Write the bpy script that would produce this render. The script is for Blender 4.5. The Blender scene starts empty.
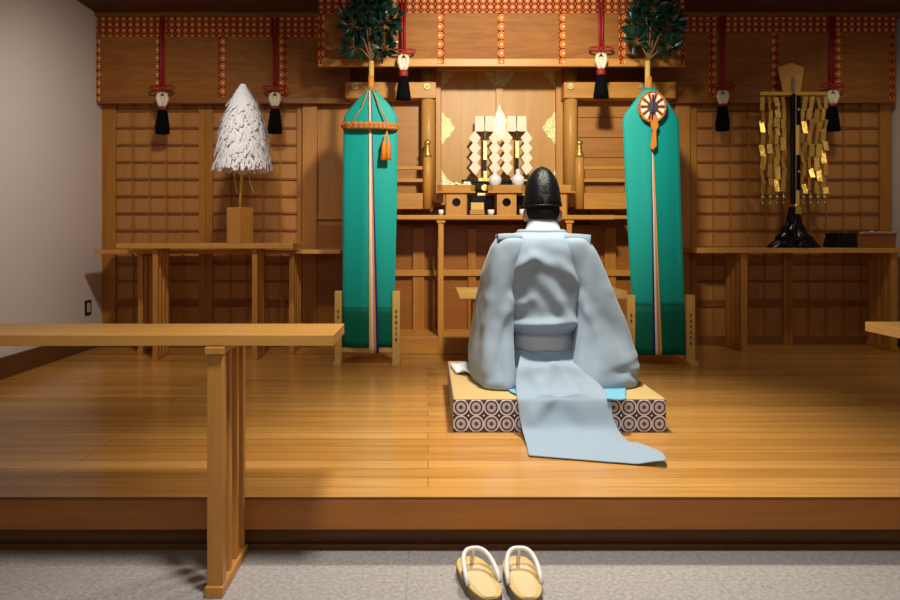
import bpy, bmesh, math, random
from mathutils import Vector, noise, Matrix
random.seed(7)
SC = bpy.context.scene
COL = SC.collection
F = 713.0; VX = 428.0; VY = 234.0; CZ = 1.0
PLAT = 0.18
def X(px, d): return (px - VX) * d / F
def Z(py, d): return CZ + (VY - py) * d / F
def P(px, py, d): return Vector((X(px, d), d, Z(py, d)))

# ------------------------------------------------------------------ materials
def new_mat(name):
    m = bpy.data.materials.new(name); m.use_nodes = True
    nt = m.node_tree
    b = nt.nodes['Principled BSDF']
    return m, nt, b
def N(nt, t, **kw):
    n = nt.nodes.new(t)
    for k, v in kw.items():
        if k in n.inputs: n.inputs[k].default_value = v
        else: setattr(n, k, v)
    return n
def L(nt, a, b): nt.links.new(a, b)
def math_n(nt, op, a, b=None):
    n = nt.nodes.new('ShaderNodeMath'); n.operation = op
    for i, v in enumerate((a, b)):
        if v is None: continue
        if isinstance(v, (int, float)): n.inputs[i].default_value = v
        else: L(nt, v, n.inputs[i])
    return n.outputs[0]
def mix_col(nt, fac, a, b):
    n = nt.nodes.new('ShaderNodeMix'); n.data_type = 'RGBA'
    if isinstance(fac, (int, float)): n.inputs[0].default_value = fac
    else: L(nt, fac, n.inputs[0])
    for i, v in ((6, a), (7, b)):
        if isinstance(v, tuple): n.inputs[i].default_value = (*v, 1)
        else: L(nt, v, n.inputs[i])
    return n.outputs[2]
def srgb(r, g, b):
    f = lambda c: (c/255/12.92) if c/255 <= .04045 else ((c/255+.055)/1.055)**2.4
    return (f(r), f(g), f(b))

def wood(name, c1, c2, axis='X', rough=.42, scale=1.0, bump=.06, spec=.4):
    m, nt, b = new_mat(name)
    tc = N(nt, 'ShaderNodeTexCoord'); oi = N(nt, 'ShaderNodeObjectInfo')
    mp = N(nt, 'ShaderNodeMapping')
    s = [14, 14, 14]; s['XYZ'.index(axis)] = 1.1
    mp.inputs['Scale'].default_value = [v*scale for v in s]
    L(nt, tc.outputs['Object'], mp.inputs['Vector'])
    off = math_n(nt, 'MULTIPLY', oi.outputs['Random'], 37.0)
    cb = N(nt, 'ShaderNodeCombineXYZ'); L(nt, off, cb.inputs[0]); L(nt, off, cb.inputs[1]); L(nt, off, cb.inputs[2])
    L(nt, cb.outputs[0], mp.inputs['Location'])
    n1 = N(nt, 'ShaderNodeTexNoise', Scale=1.0, Detail=5.0, Roughness=.6, Distortion=.8); L(nt, mp.outputs[0], n1.inputs['Vector'])
    n2 = N(nt, 'ShaderNodeTexNoise', Scale=5.0, Detail=3.0, Roughness=.6); L(nt, mp.outputs[0], n2.inputs['Vector'])
    f = math_n(nt, 'ADD', math_n(nt, 'MULTIPLY', n1.outputs['Fac'], .7), math_n(nt, 'MULTIPLY', n2.outputs['Fac'], .3))
    cr = N(nt, 'ShaderNodeValToRGB'); cr.color_ramp.elements[0].position = .3; cr.color_ramp.elements[1].position = .7
    cr.color_ramp.elements[0].color = (*c2, 1); cr.color_ramp.elements[1].color = (*c1, 1)
    L(nt, f, cr.inputs[0]); L(nt, cr.outputs[0], b.inputs['Base Color'])
    bp = N(nt, 'ShaderNodeBump', Strength=bump, Distance=.01); L(nt, n2.outputs['Fac'], bp.inputs['Height']); L(nt, bp.outputs[0], b.inputs['Normal'])
    b.inputs['Roughness'].default_value = rough; b.inputs['Specular IOR Level'].default_value = spec
    return m
def plain(name, c, rough=.5, metal=0, spec=.5, noise_s=0, noise_a=.15, bump=0, sheen=0):
    m, nt, b = new_mat(name)
    b.inputs['Base Color'].default_value = (*c, 1); b.inputs['Roughness'].default_value = rough
    b.inputs['Metallic'].default_value = metal; b.inputs['Specular IOR Level'].default_value = spec
    if sheen: b.inputs['Sheen Weight'].default_value = sheen
    if noise_s:
        tc = N(nt, 'ShaderNodeTexCoord')
        n = N(nt, 'ShaderNodeTexNoise', Scale=noise_s, Detail=4.0); L(nt, tc.outputs['Object'], n.inputs['Vector'])
        d = tuple(v*(1-noise_a) for v in c); e = tuple(min(1, v*(1+noise_a)) for v in c)
        L(nt, mix_col(nt, n.outputs['Fac'], d, e), b.inputs['Base Color'])
        if bump:
            bp = N(nt, 'ShaderNodeBump', Strength=bump, Distance=.01); L(nt, n.outputs['Fac'], bp.inputs['Height']); L(nt, bp.outputs[0], b.inputs['Normal'])
    return m

W_PANEL_X = wood('hinoki_panel_h', srgb(194,135,63), srgb(164,107,46), 'X')
W_PANEL = wood('hinoki_panel_v', srgb(194,135,63), srgb(164,107,46), 'Z')
W_DOOR = wood('hinoki_door', srgb(209,160,85), srgb(188,135,67), 'Z')
W_ALTAR = wood('hinoki_altar', srgb(209,152,70), srgb(180,121,51), 'X')
W_ALTAR_Z = wood('hinoki_altar_post', srgb(209,152,70), srgb(180,121,51), 'Z')
W_LAT = wood('lattice_wood', srgb(186,126,45), srgb(160,101,36), 'Z')
W_LATX = wood('lattice_wood_rail', srgb(148,92,42), srgb(122,72,30), 'X')  # darker than the uprights: shade on the lattice cross bars put into the colour
W_LATB = wood('lattice_backing', srgb(194,136,74), srgb(174,116,58), 'Z')
W_BASE = wood('low_panel_wood', srgb(164,102,38), srgb(138,82,28), 'X')
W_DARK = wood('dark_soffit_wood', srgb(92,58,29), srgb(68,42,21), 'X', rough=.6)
W_BEAM = wood('beam_wood', srgb(154,97,43), srgb(124,76,33), 'X')
W_TAB = wood('table_wood_h', srgb(212,158,79), srgb(190,134,63), 'X', rough=.38)
W_TABZ = wood('table_wood_v', srgb(204,145,70), srgb(176,117,53), 'Z', rough=.38)
W_TABY = wood('table_wood_d', srgb(204,145,70), srgb(176,117,53), 'Y', rough=.38)
W_PALE = wood('pale_wood', srgb(232,193,112), srgb(216,172,93), 'Z', rough=.5)
W_PALEX = wood('pale_wood_h', srgb(232,193,112), srgb(216,172,93), 'X', rough=.5)
W_FASC = wood('unlit_fascia_wood', srgb(180,113,45), srgb(150,89,33), 'X', rough=.4, scale=.8)  # darker than the platform top: the unlit front face is put into the colour
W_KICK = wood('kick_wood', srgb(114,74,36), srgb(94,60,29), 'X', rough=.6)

def floor_mat():
    m, nt, b = new_mat('polished_plank_floor')
    tc = N(nt, 'ShaderNodeTexCoord')
    mp = N(nt, 'ShaderNodeMapping'); L(nt, tc.outputs['Object'], mp.inputs['Vector'])
    br = N(nt, 'ShaderNodeTexBrick', Scale=1.0)
    br.inputs['Brick Width'].default_value = 3.4; br.inputs['Row Height'].default_value = .09
    br.inputs['Mortar Size'].default_value = .0012; br.offset = .37; br.offset_frequency = 2
    br.inputs['Color1'].default_value = (*srgb(220,164,88), 1); br.inputs['Color2'].default_value = (*srgb(196,138,66), 1)
    br.inputs['Mortar'].default_value = (*srgb(120,76,36), 1)
    L(nt, mp.outputs[0], br.inputs['Vector'])
    m2 = N(nt, 'ShaderNodeMapping'); m2.inputs['Scale'].default_value = (1.0, 22, 1); L(nt, tc.outputs['Object'], m2.inputs['Vector'])
    n1 = N(nt, 'ShaderNodeTexNoise', Scale=1.4, Detail=5.0, Roughness=.6, Distortion=.6); L(nt, m2.outputs[0], n1.inputs['Vector'])
    cr = N(nt, 'ShaderNodeValToRGB'); cr.color_ramp.elements[0].position = .3; cr.color_ramp.elements[1].position = .72
    cr.color_ramp.elements[0].color = (.72,.68,.62,1); cr.color_ramp.elements[1].color = (1,1,1,1)
    L(nt, n1.outputs['Fac'], cr.inputs[0])
    mx = nt.nodes.new('ShaderNodeMix'); mx.data_type = 'RGBA'; mx.blend_type = 'MULTIPLY'; mx.inputs[0].default_value = 1
    L(nt, br.outputs['Color'], mx.inputs[6]); L(nt, cr.outputs[0], mx.inputs[7])
    L(nt, mx.outputs[2], b.inputs['Base Color'])
    b.inputs['Roughness'].default_value = .2; b.inputs['Specular IOR Level'].default_value = .45
    bp = N(nt, 'ShaderNodeBump', Strength=.025, Distance=.01); L(nt, n1.outputs['Fac'], bp.inputs['Height']); L(nt, bp.outputs[0], b.inputs['Normal'])
    return m
W_FLOOR = floor_mat()

def granite_mat():
    m, nt, b = new_mat('granite')
    tc = N(nt, 'ShaderNodeTexCoord')
    n1 = N(nt, 'ShaderNodeTexNoise', Scale=75.0, Detail=6.0, Roughness=.75); L(nt, tc.outputs['Object'], n1.inputs['Vector'])
    n2 = N(nt, 'ShaderNodeTexNoise', Scale=5.0, Detail=5.0); L(nt, tc.outputs['Object'], n2.inputs['Vector'])
    n3 = N(nt, 'ShaderNodeTexVoronoi', Scale=26.0); L(nt, tc.outputs['Object'], n3.inputs['Vector'])
    cr = N(nt, 'ShaderNodeValToRGB'); e = cr.color_ramp.elements
    e[0].position = .3; e[0].color = (*srgb(116,110,106), 1); e[1].position = .7; e[1].color = (*srgb(192,186,180), 1)
    L(nt, n1.outputs['Fac'], cr.inputs[0])
    c = mix_col(nt, math_n(nt, 'MULTIPLY', n2.outputs['Fac'], .5), cr.outputs[0], srgb(168,162,156))
    # sparse dark flecks
    fl = math_n(nt, 'LESS_THAN', n3.outputs['Distance'], .1)
    n4 = N(nt, 'ShaderNodeTexNoise', Scale=3.0); L(nt, tc.outputs['Object'], n4.inputs['Vector'])
    fl = math_n(nt, 'MULTIPLY', fl, math_n(nt, 'GREATER_THAN', n4.outputs['Fac'], .52))
    c = mix_col(nt, math_n(nt, 'MULTIPLY', fl, .55), c, srgb(70,66,64))
    # slab joints
    br = N(nt, 'ShaderNodeTexBrick', Scale=1.0); br.inputs['Brick Width'].default_value = .9; br.inputs['Row Height'].default_value = .6
    br.inputs['Mortar Size'].default_value = .0015; br.offset = 0
    mp = N(nt, 'ShaderNodeMapping'); mp.inputs['Location'].default_value = (.06, .13, 0); L(nt, tc.outputs['Object'], mp.inputs['Vector']); L(nt, mp.outputs[0], br.inputs['Vector'])
    c = mix_col(nt, math_n(nt, 'MULTIPLY', br.outputs['Fac'], .4), c, srgb(110,106,102))
    L(nt, c, b.inputs['Base Color']); b.inputs['Roughness'].default_value = .7; b.inputs['Specular IOR Level'].default_value = .3
    return m
GRANITE = granite_mat()

def motif_mat(name, cell, off, ground, ring, core, dot, rings=(.36,.47), core_r=(.2,.28), dot_r=.12, axis='XZ', gap=None, rough=.6, aspect=1.0):
    """woven repeat of ringed medallions on a coloured ground"""
    m, nt, b = new_mat(name)
    tc = N(nt, 'ShaderNodeTexCoord'); sp = N(nt, 'ShaderNodeSeparateXYZ'); L(nt, tc.outputs['Object'], sp.inputs[0])
    u = math_n(nt, 'ADD', sp.outputs[0], sp.outputs[1]) if axis == 'XYZ' else sp.outputs[0]
    v = sp.outputs[2]
    fu = math_n(nt, 'SUBTRACT', math_n(nt, 'FRACT', math_n(nt, 'DIVIDE', math_n(nt, 'ADD', u, off[0]+50*cell[0]), cell[0])), .5)
    fv = math_n(nt, 'SUBTRACT', math_n(nt, 'FRACT', math_n(nt, 'DIVIDE', math_n(nt, 'ADD', v, off[1]+50*cell[1]), cell[1])), .5)
    fu = math_n(nt, 'MULTIPLY', fu, aspect)
    r = math_n(nt, 'SQRT', math_n(nt, 'ADD', math_n(nt, 'MULTIPLY', fu, fu), math_n(nt, 'MULTIPLY', fv, fv)))
    band = lambda lo, hi: math_n(nt, 'MULTIPLY', math_n(nt, 'GREATER_THAN', r, lo), math_n(nt, 'LESS_THAN', r, hi))
    # small four-point star between medallions
    au = math_n(nt, 'SUBTRACT', .5, math_n(nt, 'ABSOLUTE', fu)); av = math_n(nt, 'SUBTRACT', .5, math_n(nt, 'ABSOLUTE', fv))
    star = math_n(nt, 'LESS_THAN', math_n(nt, 'ADD', au, av), .09)
    c = mix_col(nt, star, ground, ring)
    if gap is not None:
        c = mix_col(nt, math_n(nt, 'LESS_THAN', r, rings[0]), c, gap)
    c = mix_col(nt, band(*rings), c, ring)
    c = mix_col(nt, band(*core_r), c, core)
    c = mix_col(nt, math_n(nt, 'LESS_THAN', r, dot_r), c, dot)
    L(nt, c, b.inputs['Base Color']); b.inputs['Roughness'].default_value = rough; b.inputs['Specular IOR Level'].default_value = .2
    return m
CUSH_H = .137
M_BROC_CUSH = motif_mat('cushion_brocade', (.0632,.0685), (0, 0), srgb(66,58,68), srgb(232,228,232), srgb(212,206,212), srgb(96,86,96),
                        rings=(.41,.51), core_r=(.13,.30), dot_r=.13, axis='XYZ', gap=srgb(92,82,92))
M_BROC_V = motif_mat('valance_brocade', (.05,.0425), (0,0), srgb(110,22,14), srgb(216,128,40), srgb(170,50,24), srgb(226,176,146),
                     rings=(.3,.42), core_r=(.18,.3), dot_r=.2, aspect=1.15)
M_BROC_S = motif_mat('strip_brocade', (.06,.06), (.03,0), srgb(122,26,16), srgb(220,140,36), srgb(186,60,26), srgb(228,176,140),
                     rings=(.3,.43), core_r=(.18,.3), dot_r=.2)
M_BROC_RING = motif_mat('ring_brocade', (.03,.03), (0,0), srgb(170,60,20), srgb(226,160,60), srgb(120,30,20), srgb(240,214,180),
                     rings=(.3,.44), core_r=(.15,.3), dot_r=.15, axis='XYZ')

def blind_mat():
    m, nt, b = new_mat('bamboo_blind')
    tc = N(nt, 'ShaderNodeTexCoord')
    mp = N(nt, 'ShaderNodeMapping'); mp.inputs['Scale'].default_value = (.9, 1, 5.5); L(nt, tc.outputs['Object'], mp.inputs['Vector'])
    n = N(nt, 'ShaderNodeTexNoise', Scale=3.4, Detail=3.0, Distortion=1.6); L(nt, mp.outputs[0], n.inputs['Vector'])
    w = N(nt, 'ShaderNodeTexWave', Scale=60.0, Distortion=.4); w.bands_direction = 'Z'; L(nt, tc.outputs['Object'], w.inputs['Vector'])
    cr = N(nt, 'ShaderNodeValToRGB'); e = cr.color_ramp.elements
    e[0].position = .35; e[0].color = (*srgb(146,90,36), 1); e[1].position = .65; e[1].color = (*srgb(168,108,46), 1)
    L(nt, n.outputs['Fac'], cr.inputs[0])
    c = mix_col(nt, math_n(nt, 'MULTIPLY', w.outputs['Fac'], .18), cr.outputs[0], srgb(120,74,34))
    L(nt, c, b.inputs['Base Color']); b.inputs['Roughness'].default_value = .5; b.inputs['Specular IOR Level'].default_value = .3
    bp = N(nt, 'ShaderNodeBump', Strength=.25, Distance=.004); L(nt, w.outputs['Fac'], bp.inputs['Height']); L(nt, bp.outputs[0], b.inputs['Normal'])
    return m
BLIND = blind_mat()
PLASTER = plain('plaster', srgb(226,217,212), .9, spec=.1, noise_s=60, noise_a=.02, bump=.04)
RED = plain('red_cord', srgb(150,22,24), .6)
DARKNAVY = plain('black_tassel', srgb(7,8,11), .85, spec=.1, noise_s=200, noise_a=.5, bump=.4)
IVORY = plain('ivory_hook', srgb(226,212,184), .35)
GOLD = plain('gold', srgb(232,196,116), .38, metal=.85, noise_s=40, noise_a=.25, bump=.3)
GOLDL = plain('pale_gold_fitting', srgb(240,216,146), .4, metal=.3, noise_s=75, noise_a=.6, bump=.6)
GOLDS = plain('gold_leaf', srgb(236,188,92), .36, metal=.7, noise_s=30, noise_a=.3, bump=.3)
BLACK = plain('black_lacquer', srgb(9,8,9), .25, spec=.25)
SILVER = plain('silver', srgb(190,188,190), .3, metal=1)
PAPER = plain('white_paper', srgb(246,246,252), .8, spec=.1)
PAPERW = plain('cream_paper', srgb(246,238,214), .8, spec=.1)
PORC = plain('white_porcelain', srgb(236,236,240), .18)
ROPE = plain('natural_rope', srgb(206,172,112), .8)
ORANGE = plain('orange_tassel', srgb(226,132,34), .7, noise_s=120, noise_a=.3, bump=.3)
ORANGEC = plain('orange_cord', srgb(208,130,50), .7)
TEAL = plain('teal_silk', srgb(0,162,154), .55, spec=.3, sheen=.1)
DKGREEN = plain('dark_green_silk', srgb(0,112,90), .6, spec=.2)
def leaf_mat():
    m, nt, b = new_mat('sakaki_leaf')
    oi = N(nt, 'ShaderNodeTexCoord'); n = N(nt, 'ShaderNodeTexNoise', Scale=14.0); L(nt, oi.outputs['Object'], n.inputs['Vector'])
    L(nt, mix_col(nt, n.outputs['Fac'], srgb(6,28,24), srgb(30,70,56)), b.inputs['Base Color'])
    b.inputs['Roughness'].default_value = .32
    return m
LEAF = leaf_mat()
TWIG = plain('twig', srgb(120,96,60), .8)
ROBE = plain('pale_blue_robe', srgb(148,166,182), .8, spec=.15, noise_s=300, noise_a=.05, bump=.05, sheen=.2)
BELT = plain('grey_blue_belt', srgb(176,180,184), .65, spec=.2, noise_s=90, noise_a=.05)
HAKAMA = plain('turquoise_cloth', srgb(116,180,204), .7, spec=.2)
WHITECL = plain('white_cloth', srgb(226,232,240), .8, spec=.1)
SKIN = plain('skin', srgb(206,152,120), .55)
HAIR = plain('hair', srgb(26,20,17), .75, spec=.2, noise_s=300, noise_a=.5, bump=.4)
def hat_mat():
    m, nt, b = new_mat('black_gauze_hat')
    tc = N(nt, 'ShaderNodeTexCoord')
    v = N(nt, 'ShaderNodeTexVoronoi', Scale=150.0); L(nt, tc.outputs['Object'], v.inputs['Vector'])
    L(nt, mix_col(nt, v.outputs['Distance'], srgb(16,17,21), srgb(6,6,8)), b.inputs['Base Color'])
    b.inputs['Roughness'].default_value = .38; b.inputs['Specular IOR Level'].default_value = .3
    bp = N(nt, 'ShaderNodeBump', Strength=.5, Distance=.004); L(nt, v.outputs['Distance'], bp.inputs['Height']); L(nt, bp.outputs[0], b.inputs['Normal'])
    return m
HAT = hat_mat()
def tatami_mat():
    m, nt, b = new_mat('tatami')
    tc = N(nt, 'ShaderNodeTexCoord')
    w = N(nt, 'ShaderNodeTexWave', Scale=55.0, Distortion=.3); w.bands_direction = 'Y'; L(nt, tc.outputs['Object'], w.inputs['Vector'])
    n = N(nt, 'ShaderNodeTexNoise', Scale=8.0, Detail=3); L(nt, tc.outputs['Object'], n.inputs['Vector'])
    c = mix_col(nt, n.outputs['Fac'], srgb(200,168,106), srgb(214,186,128))
    c = mix_col(nt, math_n(nt, 'MULTIPLY', w.outputs['Fac'], .2), c, srgb(160,124,66))
    L(nt, c, b.inputs['Base Color']); b.inputs['Roughness'].default_value = .55
    bp = N(nt, 'ShaderNodeBump', Strength=.2, Distance=.004); L(nt, w.outputs['Fac'], bp.inputs['Height']); L(nt, bp.outputs[0], b.inputs['Normal'])
    return m
TATAMI = tatami_mat()
STRAWP = plain('pale_straw', srgb(216,194,146), .6, noise_s=200, noise_a=.08)
INSOLE = plain('straw_insole', srgb(214,182,116), .6, noise_s=220, noise_a=.15, bump=.3)
SOLE = plain('grey_sole', srgb(120,110,92), .7)
STRAPW = plain('white_strap', srgb(236,228,222), .5)
DKPLASTIC = plain('dark_outlet', srgb(30,26,24), .4)
WHITEPL = plain('white_plate', srgb(200,194,188), .5)
INK = plain('ink', srgb(40,26,16), .7)
BLUEST = plain('navy_stripe', srgb(30,40,110), .6)
PINKST = plain('salmon_stripe', srgb(232,150,120), .6)
YELST = plain('yellow_stripe', srgb(246,206,110), .6)
WHTST = plain('white_stripe', srgb(250,244,232), .6)

# ------------------------------------------------------------------ geometry
class G:
    def __init__(s): s.v = []; s.f = []; s.smooth = []
    def add(s, vs, fs, smooth=False):
        o = len(s.v); s.v += [Vector(v) for v in vs]
        for f in fs: s.f.append([i+o for i in f]); s.smooth.append(smooth)
        return s
    def box(s, x0, x1, y0, y1, z0, z1):
        x0, x1 = min(x0,x1), max(x0,x1); y0, y1 = min(y0,y1), max(y0,y1); z0, z1 = min(z0,z1), max(z0,z1)
        return s.add([(x0,y0,z0),(x1,y0,z0),(x1,y1,z0),(x0,y1,z0),(x0,y0,z1),(x1,y0,z1),(x1,y1,z1),(x0,y1,z1)],
              [(0,3,2,1),(4,5,6,7),(0,1,5,4),(1,2,6,5),(2,3,7,6),(3,0,4,7)])
    def pbox(s, px0, px1, py0, py1, d, dep):
        """box whose front face sits at distance d over the given outline, dep deep"""
        return s.box(X(px0,d), X(px1,d), d, d+dep, Z(py1,d), Z(py0,d))
    def rings(s, rings, closed=True, cap=True, smooth=True):
        n = len(rings[0]); vs = [p for r in rings for p in r]; fs = []
        for i in range(len(rings)-1):
            for j in range(n if closed else n-1):
                k = (j+1) % n
                fs.append((i*n+j, i*n+k, (i+1)*n+k, (i+1)*n+j))
        s.add(vs, fs, smooth)
        if cap and closed:
            o = len(s.v)-len(vs)
            s.f.append([o+j for j in reversed(range(n))]); s.smooth.append(False)
            s.f.append([o+(len(rings)-1)*n+j for j in range(n)]); s.smooth.append(False)
        return s
    def tube(s, pts, r, n=8, closed=False):
        pts = [Vector(p) for p in pts]; rr = r if isinstance(r, (list, tuple)) else [r]*len(pts)
        rs = []; up = Vector((0,0,1)); prev = None
        m = len(pts)
        for i, p in enumerate(pts):
            if closed: t = pts[(i+1) % m]-pts[i-1]
            else: t = pts[min(i+1,m-1)]-pts[max(i-1,0)]
            t.normalize()
            if prev is None:
                a = t.cross(up if abs(t.z) < .9 else Vector((1,0,0))).normalized()
            else:
                a = (prev - t*prev.dot(t)).normalized()
            prev = a; b = t.cross(a)
            rs.append([p + (a*math.cos(2*math.pi*j/n)+b*math.sin(2*math.pi*j/n))*rr[i] for j in range(n)])
        if closed: rs.append(rs[0])
        return s.rings(rs, cap=not closed)
    def lathe(s, prof, c, n=20, sx=1, sy=1):
        c = Vector(c)
        rs = [[c+Vector((r*sx*math.cos(2*math.pi*j/n), r*sy*math.sin(2*math.pi*j/n), z)) for j in range(n)] for r, z in prof]
        return s.rings(rs)
    def prism(s, poly, y0, y1, smooth=False):
        """poly: (x,z) points, extruded along Y"""
        n = len(poly)
        vs = [(x,y0,z) for x,z in poly]+[(x,y1,z) for x,z in poly]
        fs = [tuple(range(n)), tuple(reversed(range(n,2*n)))]+[(j,j+n,(j+1)%n+n,(j+1)%n) for j in range(n)]
        return s.add(vs, fs, smooth)
    def ellipsoid(s, c, rx, ry, rz, n=16, m=10):
        c = Vector(c); rs = []
        for i in range(m+1):
            t = math.pi*(i/m); t = min(max(t,.02),math.pi-.02)
            rs.append([c+Vector((rx*math.sin(t)*math.cos(2*math.pi*j/n), ry*math.sin(t)*math.sin(2*math.pi*j/n), -rz*math.cos(t))) for j in range(n)])
        return s.rings(rs)
    def grid(s, rows, smooth=True): return s.rings(rows, closed=False, cap=False, smooth=smooth)

def root_loc(o):
    while o.parent: o = o.parent
    return o.location.copy()
def link(g, name, mat, parent=None, loc=None, bevel=0, subsurf=0, solidify=0, label=None, fix=True):
    base = root_loc(parent) if parent else Vector(loc if loc else (0,0,0))
    me = bpy.data.meshes.new(name)
    me.from_pydata([tuple(v-base) for v in g.v], [], g.f); me.update()
    for p, sm in zip(me.polygons, g.smooth): p.use_smooth = sm
    if fix:
        bm = bmesh.new(); bm.from_mesh(me); bmesh.ops.recalc_face_normals(bm, faces=bm.faces); bm.to_mesh(me); bm.free()
    me.materials.append(mat)
    o = bpy.data.objects.new(name, me); COL.objects.link(o)
    if parent: o.parent = parent
    else: o.location = base
    if solidify:
        md = o.modifiers.new('thick', 'SOLIDIFY'); md.thickness = solidify; md.offset = 0
    if bevel:
        md = o.modifiers.new('bev', 'BEVEL'); md.width = bevel; md.segments = 2; md.limit_method = 'ANGLE'
    if subsurf:
        md = o.modifiers.new('sub', 'SUBSURF'); md.levels = subsurf; md.render_levels = subsurf
    if label: o['label'] = label
    return o
def tag(o, label, cat, group=None, kind=None):
    o['label'] = label; o['category'] = cat
    if group: o['group'] = group
    if kind: o['kind'] = kind
    return o
def thing(name, label, cat, loc, group=None):
    o = bpy.data.objects.new(name, None); COL.objects.link(o); o.location = loc; o.empty_display_size = .05
    return tag(o, label, cat, group)
def struct(g, name, mat, loc=None, **kw):
    o = link(g, name, mat, None, loc, **kw); o['kind'] = 'structure'; return o
def dup(root, loc, label, group=None):
    r = root.copy(); COL.objects.link(r); r.location = loc; r['label'] = label
    if group: r['group'] = group
    for ch in list(root.children):
        c = ch.copy(); COL.objects.link(c); c.parent = r
        for gch in ch.children:
            d = gch.copy(); COL.objects.link(d); d.parent = c
    return r

# ------------------------------------------------------------------ room shell
XL, XR = -2.42, 3.46
BACK = 5.36; CEIL = 2.61; EDGE = 2.222
struct(G().box(XL-.3, XR+.3, -2.6, BACK+.3, -.08, 0), 'floor', GRANITE)
g = G().box(XL, XR, EDGE, BACK, PLAT-.007, PLAT)
struct(g, 'floor_platform', W_FLOOR, (0, 2.222, PLAT), bevel=.0)
struct(G().box(XL, XR, EDGE, EDGE+.124, .077, PLAT-.0072), 'trim_1', W_FASC, (.3, EDGE, .077), bevel=.004)
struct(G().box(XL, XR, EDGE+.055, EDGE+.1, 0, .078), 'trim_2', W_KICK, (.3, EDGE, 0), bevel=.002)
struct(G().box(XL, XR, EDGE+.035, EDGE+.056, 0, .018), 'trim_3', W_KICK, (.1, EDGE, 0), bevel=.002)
struct(G().box(XL-.12, XL, -2.6, BACK+.1, 0, CEIL+.1), 'wall_left', PLASTER)
struct(G().box(XR, XR+.12, -2.6, BACK+.1, 0, CEIL+.1), 'wall_right', PLASTER)
struct(G().box(XL, XR, BACK, BACK+.1, 0, CEIL+.1), 'wall_back', W_PANEL)
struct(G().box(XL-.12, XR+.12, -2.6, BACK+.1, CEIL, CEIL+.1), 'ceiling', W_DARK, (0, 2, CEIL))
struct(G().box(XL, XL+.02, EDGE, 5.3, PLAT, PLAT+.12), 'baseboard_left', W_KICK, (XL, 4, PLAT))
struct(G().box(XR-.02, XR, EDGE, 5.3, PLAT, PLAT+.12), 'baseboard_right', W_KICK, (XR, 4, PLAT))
struct(G().box(XL, XR, 5.17, 5.3, Z(16,5.17), CEIL), 'trim_4', W_BEAM, (.2, 5.17, 2.58), bevel=.003)

# ------------------------------------------------------------------ lattice screens
def lattice_screen(label, x0, x1, xs, y_top=104.0):
    """x0..x1 outer frame in photo units on the back wall, xs the bar positions"""
    d = 5.29
    zb = PLAT; zt = Z(y_top-6, d)
    t = thing('lattice_screen', label, 'lattice screen', (X((x0+x1)/2,d), d, zb), 'square lattice screens on the back wall')
    g = G(); g.box(X(x0,d), X(xs[0],d), d, d+.045, zb, zt); g.box(X(xs[-1],d), X(x1,d), d, d+.045, zb, zt)
    link(g, 'stile', W_LAT, t, bevel=.003)
    g = G(); g.box(X(xs[0],d), X(xs[-1],d), d+.003, d+.045, Z(307,d), Z(300,d)); g.box(X(xs[0],d), X(xs[-1],d), d+.003, d+.045, zb, zb+.06)
    link(g, 'rail', W_LATX, t, bevel=.003)
    g = G(); g.box(X(xs[0],d), X(xs[-1],d), d+.022, d+.04, zb+.06, zt); link(g, 'backing_board', W_LATB, t)
    g = G()
    for x in xs[1:-1]: g.box(X(x,d)-.0075, X(x,d)+.0075, d+.01, d+.024, zb+.06, zt)
    link(g, 'upright_bars', W_LAT, t)
    g = G(); y = 110.5
    while y < 298:
        g.box(X(xs[0],d), X(xs[-1],d), d+.006, d+.024, Z(y,d)-.0075, Z(y,d)+.0075); y += 17.1
    link(g, 'cross_bars', W_LATX, t)
    return t
lin = lambda a, b, n: [a+(b-a)*i/n for i in range(n+1)]
lattice_screen('square wooden lattice screen beside the plain white wall with the outlet', 100.2, 205.4, lin(115.5,198.7,5))
lattice_screen('square wooden lattice screen behind the white paper wand', 205.6, 302, lin(212.5,297,5))
lattice_screen('square wooden lattice screen just beside the banner with the mirror', 690.5, 788.3, lin(697,783.5,5))
lattice_screen('square wooden lattice screen behind the golden wand and dark box', 788.5, 891.5, lin(793,880,5))
# plain bay posts and panels between the lattice and the altar
def bay(px0, px1, ps0, ps1, n):
    d = 5.26
    struct(G().pbox(px0, px1, 95, 345, d, .09), 'pillar', W_PANEL, (X(px0,d), d, 1), bevel=.003)
    g = G().pbox(ps0, ps1, 95, 345, 5.31, .04)
    struct(g, 'wall_back', W_PANEL, (X(ps0,d), d, 1))
    g = G().pbox(ps0, ps1, 214.5, 219.5, 5.285, .03)
    struct(g, 'trim_%d' % n, W_PANEL_X, (X(ps0,d), d, 1), bevel=.003)
bay(302.3, 316.8, 317, 402, 5)
bay(676, 690.3, 590, 675.8, 6)

# ------------------------------------------------------------------ lower wall and plinth under the altar shelf
d = 5.28
g = G()
struct(G().box(X(318,d), X(676,d), 5.24, 5.34, PLAT+.12, Z(225,d)), 'wall_panel', W_BASE, (0, d, .3))
struct(G().box(X(395,4.86), X(640,4.86), 4.86, 5.25, PLAT, PLAT+.12), 'trim_7', W_ALTAR, (0.3, 4.86, PLAT), bevel=.004)
for i, (a, b2) in enumerate(((412.7,424.3),(468,476),(605,616),(520,530))):
    struct(G().pbox(a, b2, 228, 336, 5.205, .04), 'pillar', W_BASE if 0 else W_LAT, (X(a,5.2), 5.2, .5), bevel=.003)
struct(G().box(X(395,d), X(676,d), 5.19, 5.245, Z(276,5.2), Z(270,5.2)), 'trim_8', W_ALTAR, (0.1, 5.2, .6), bevel=.003)

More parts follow.
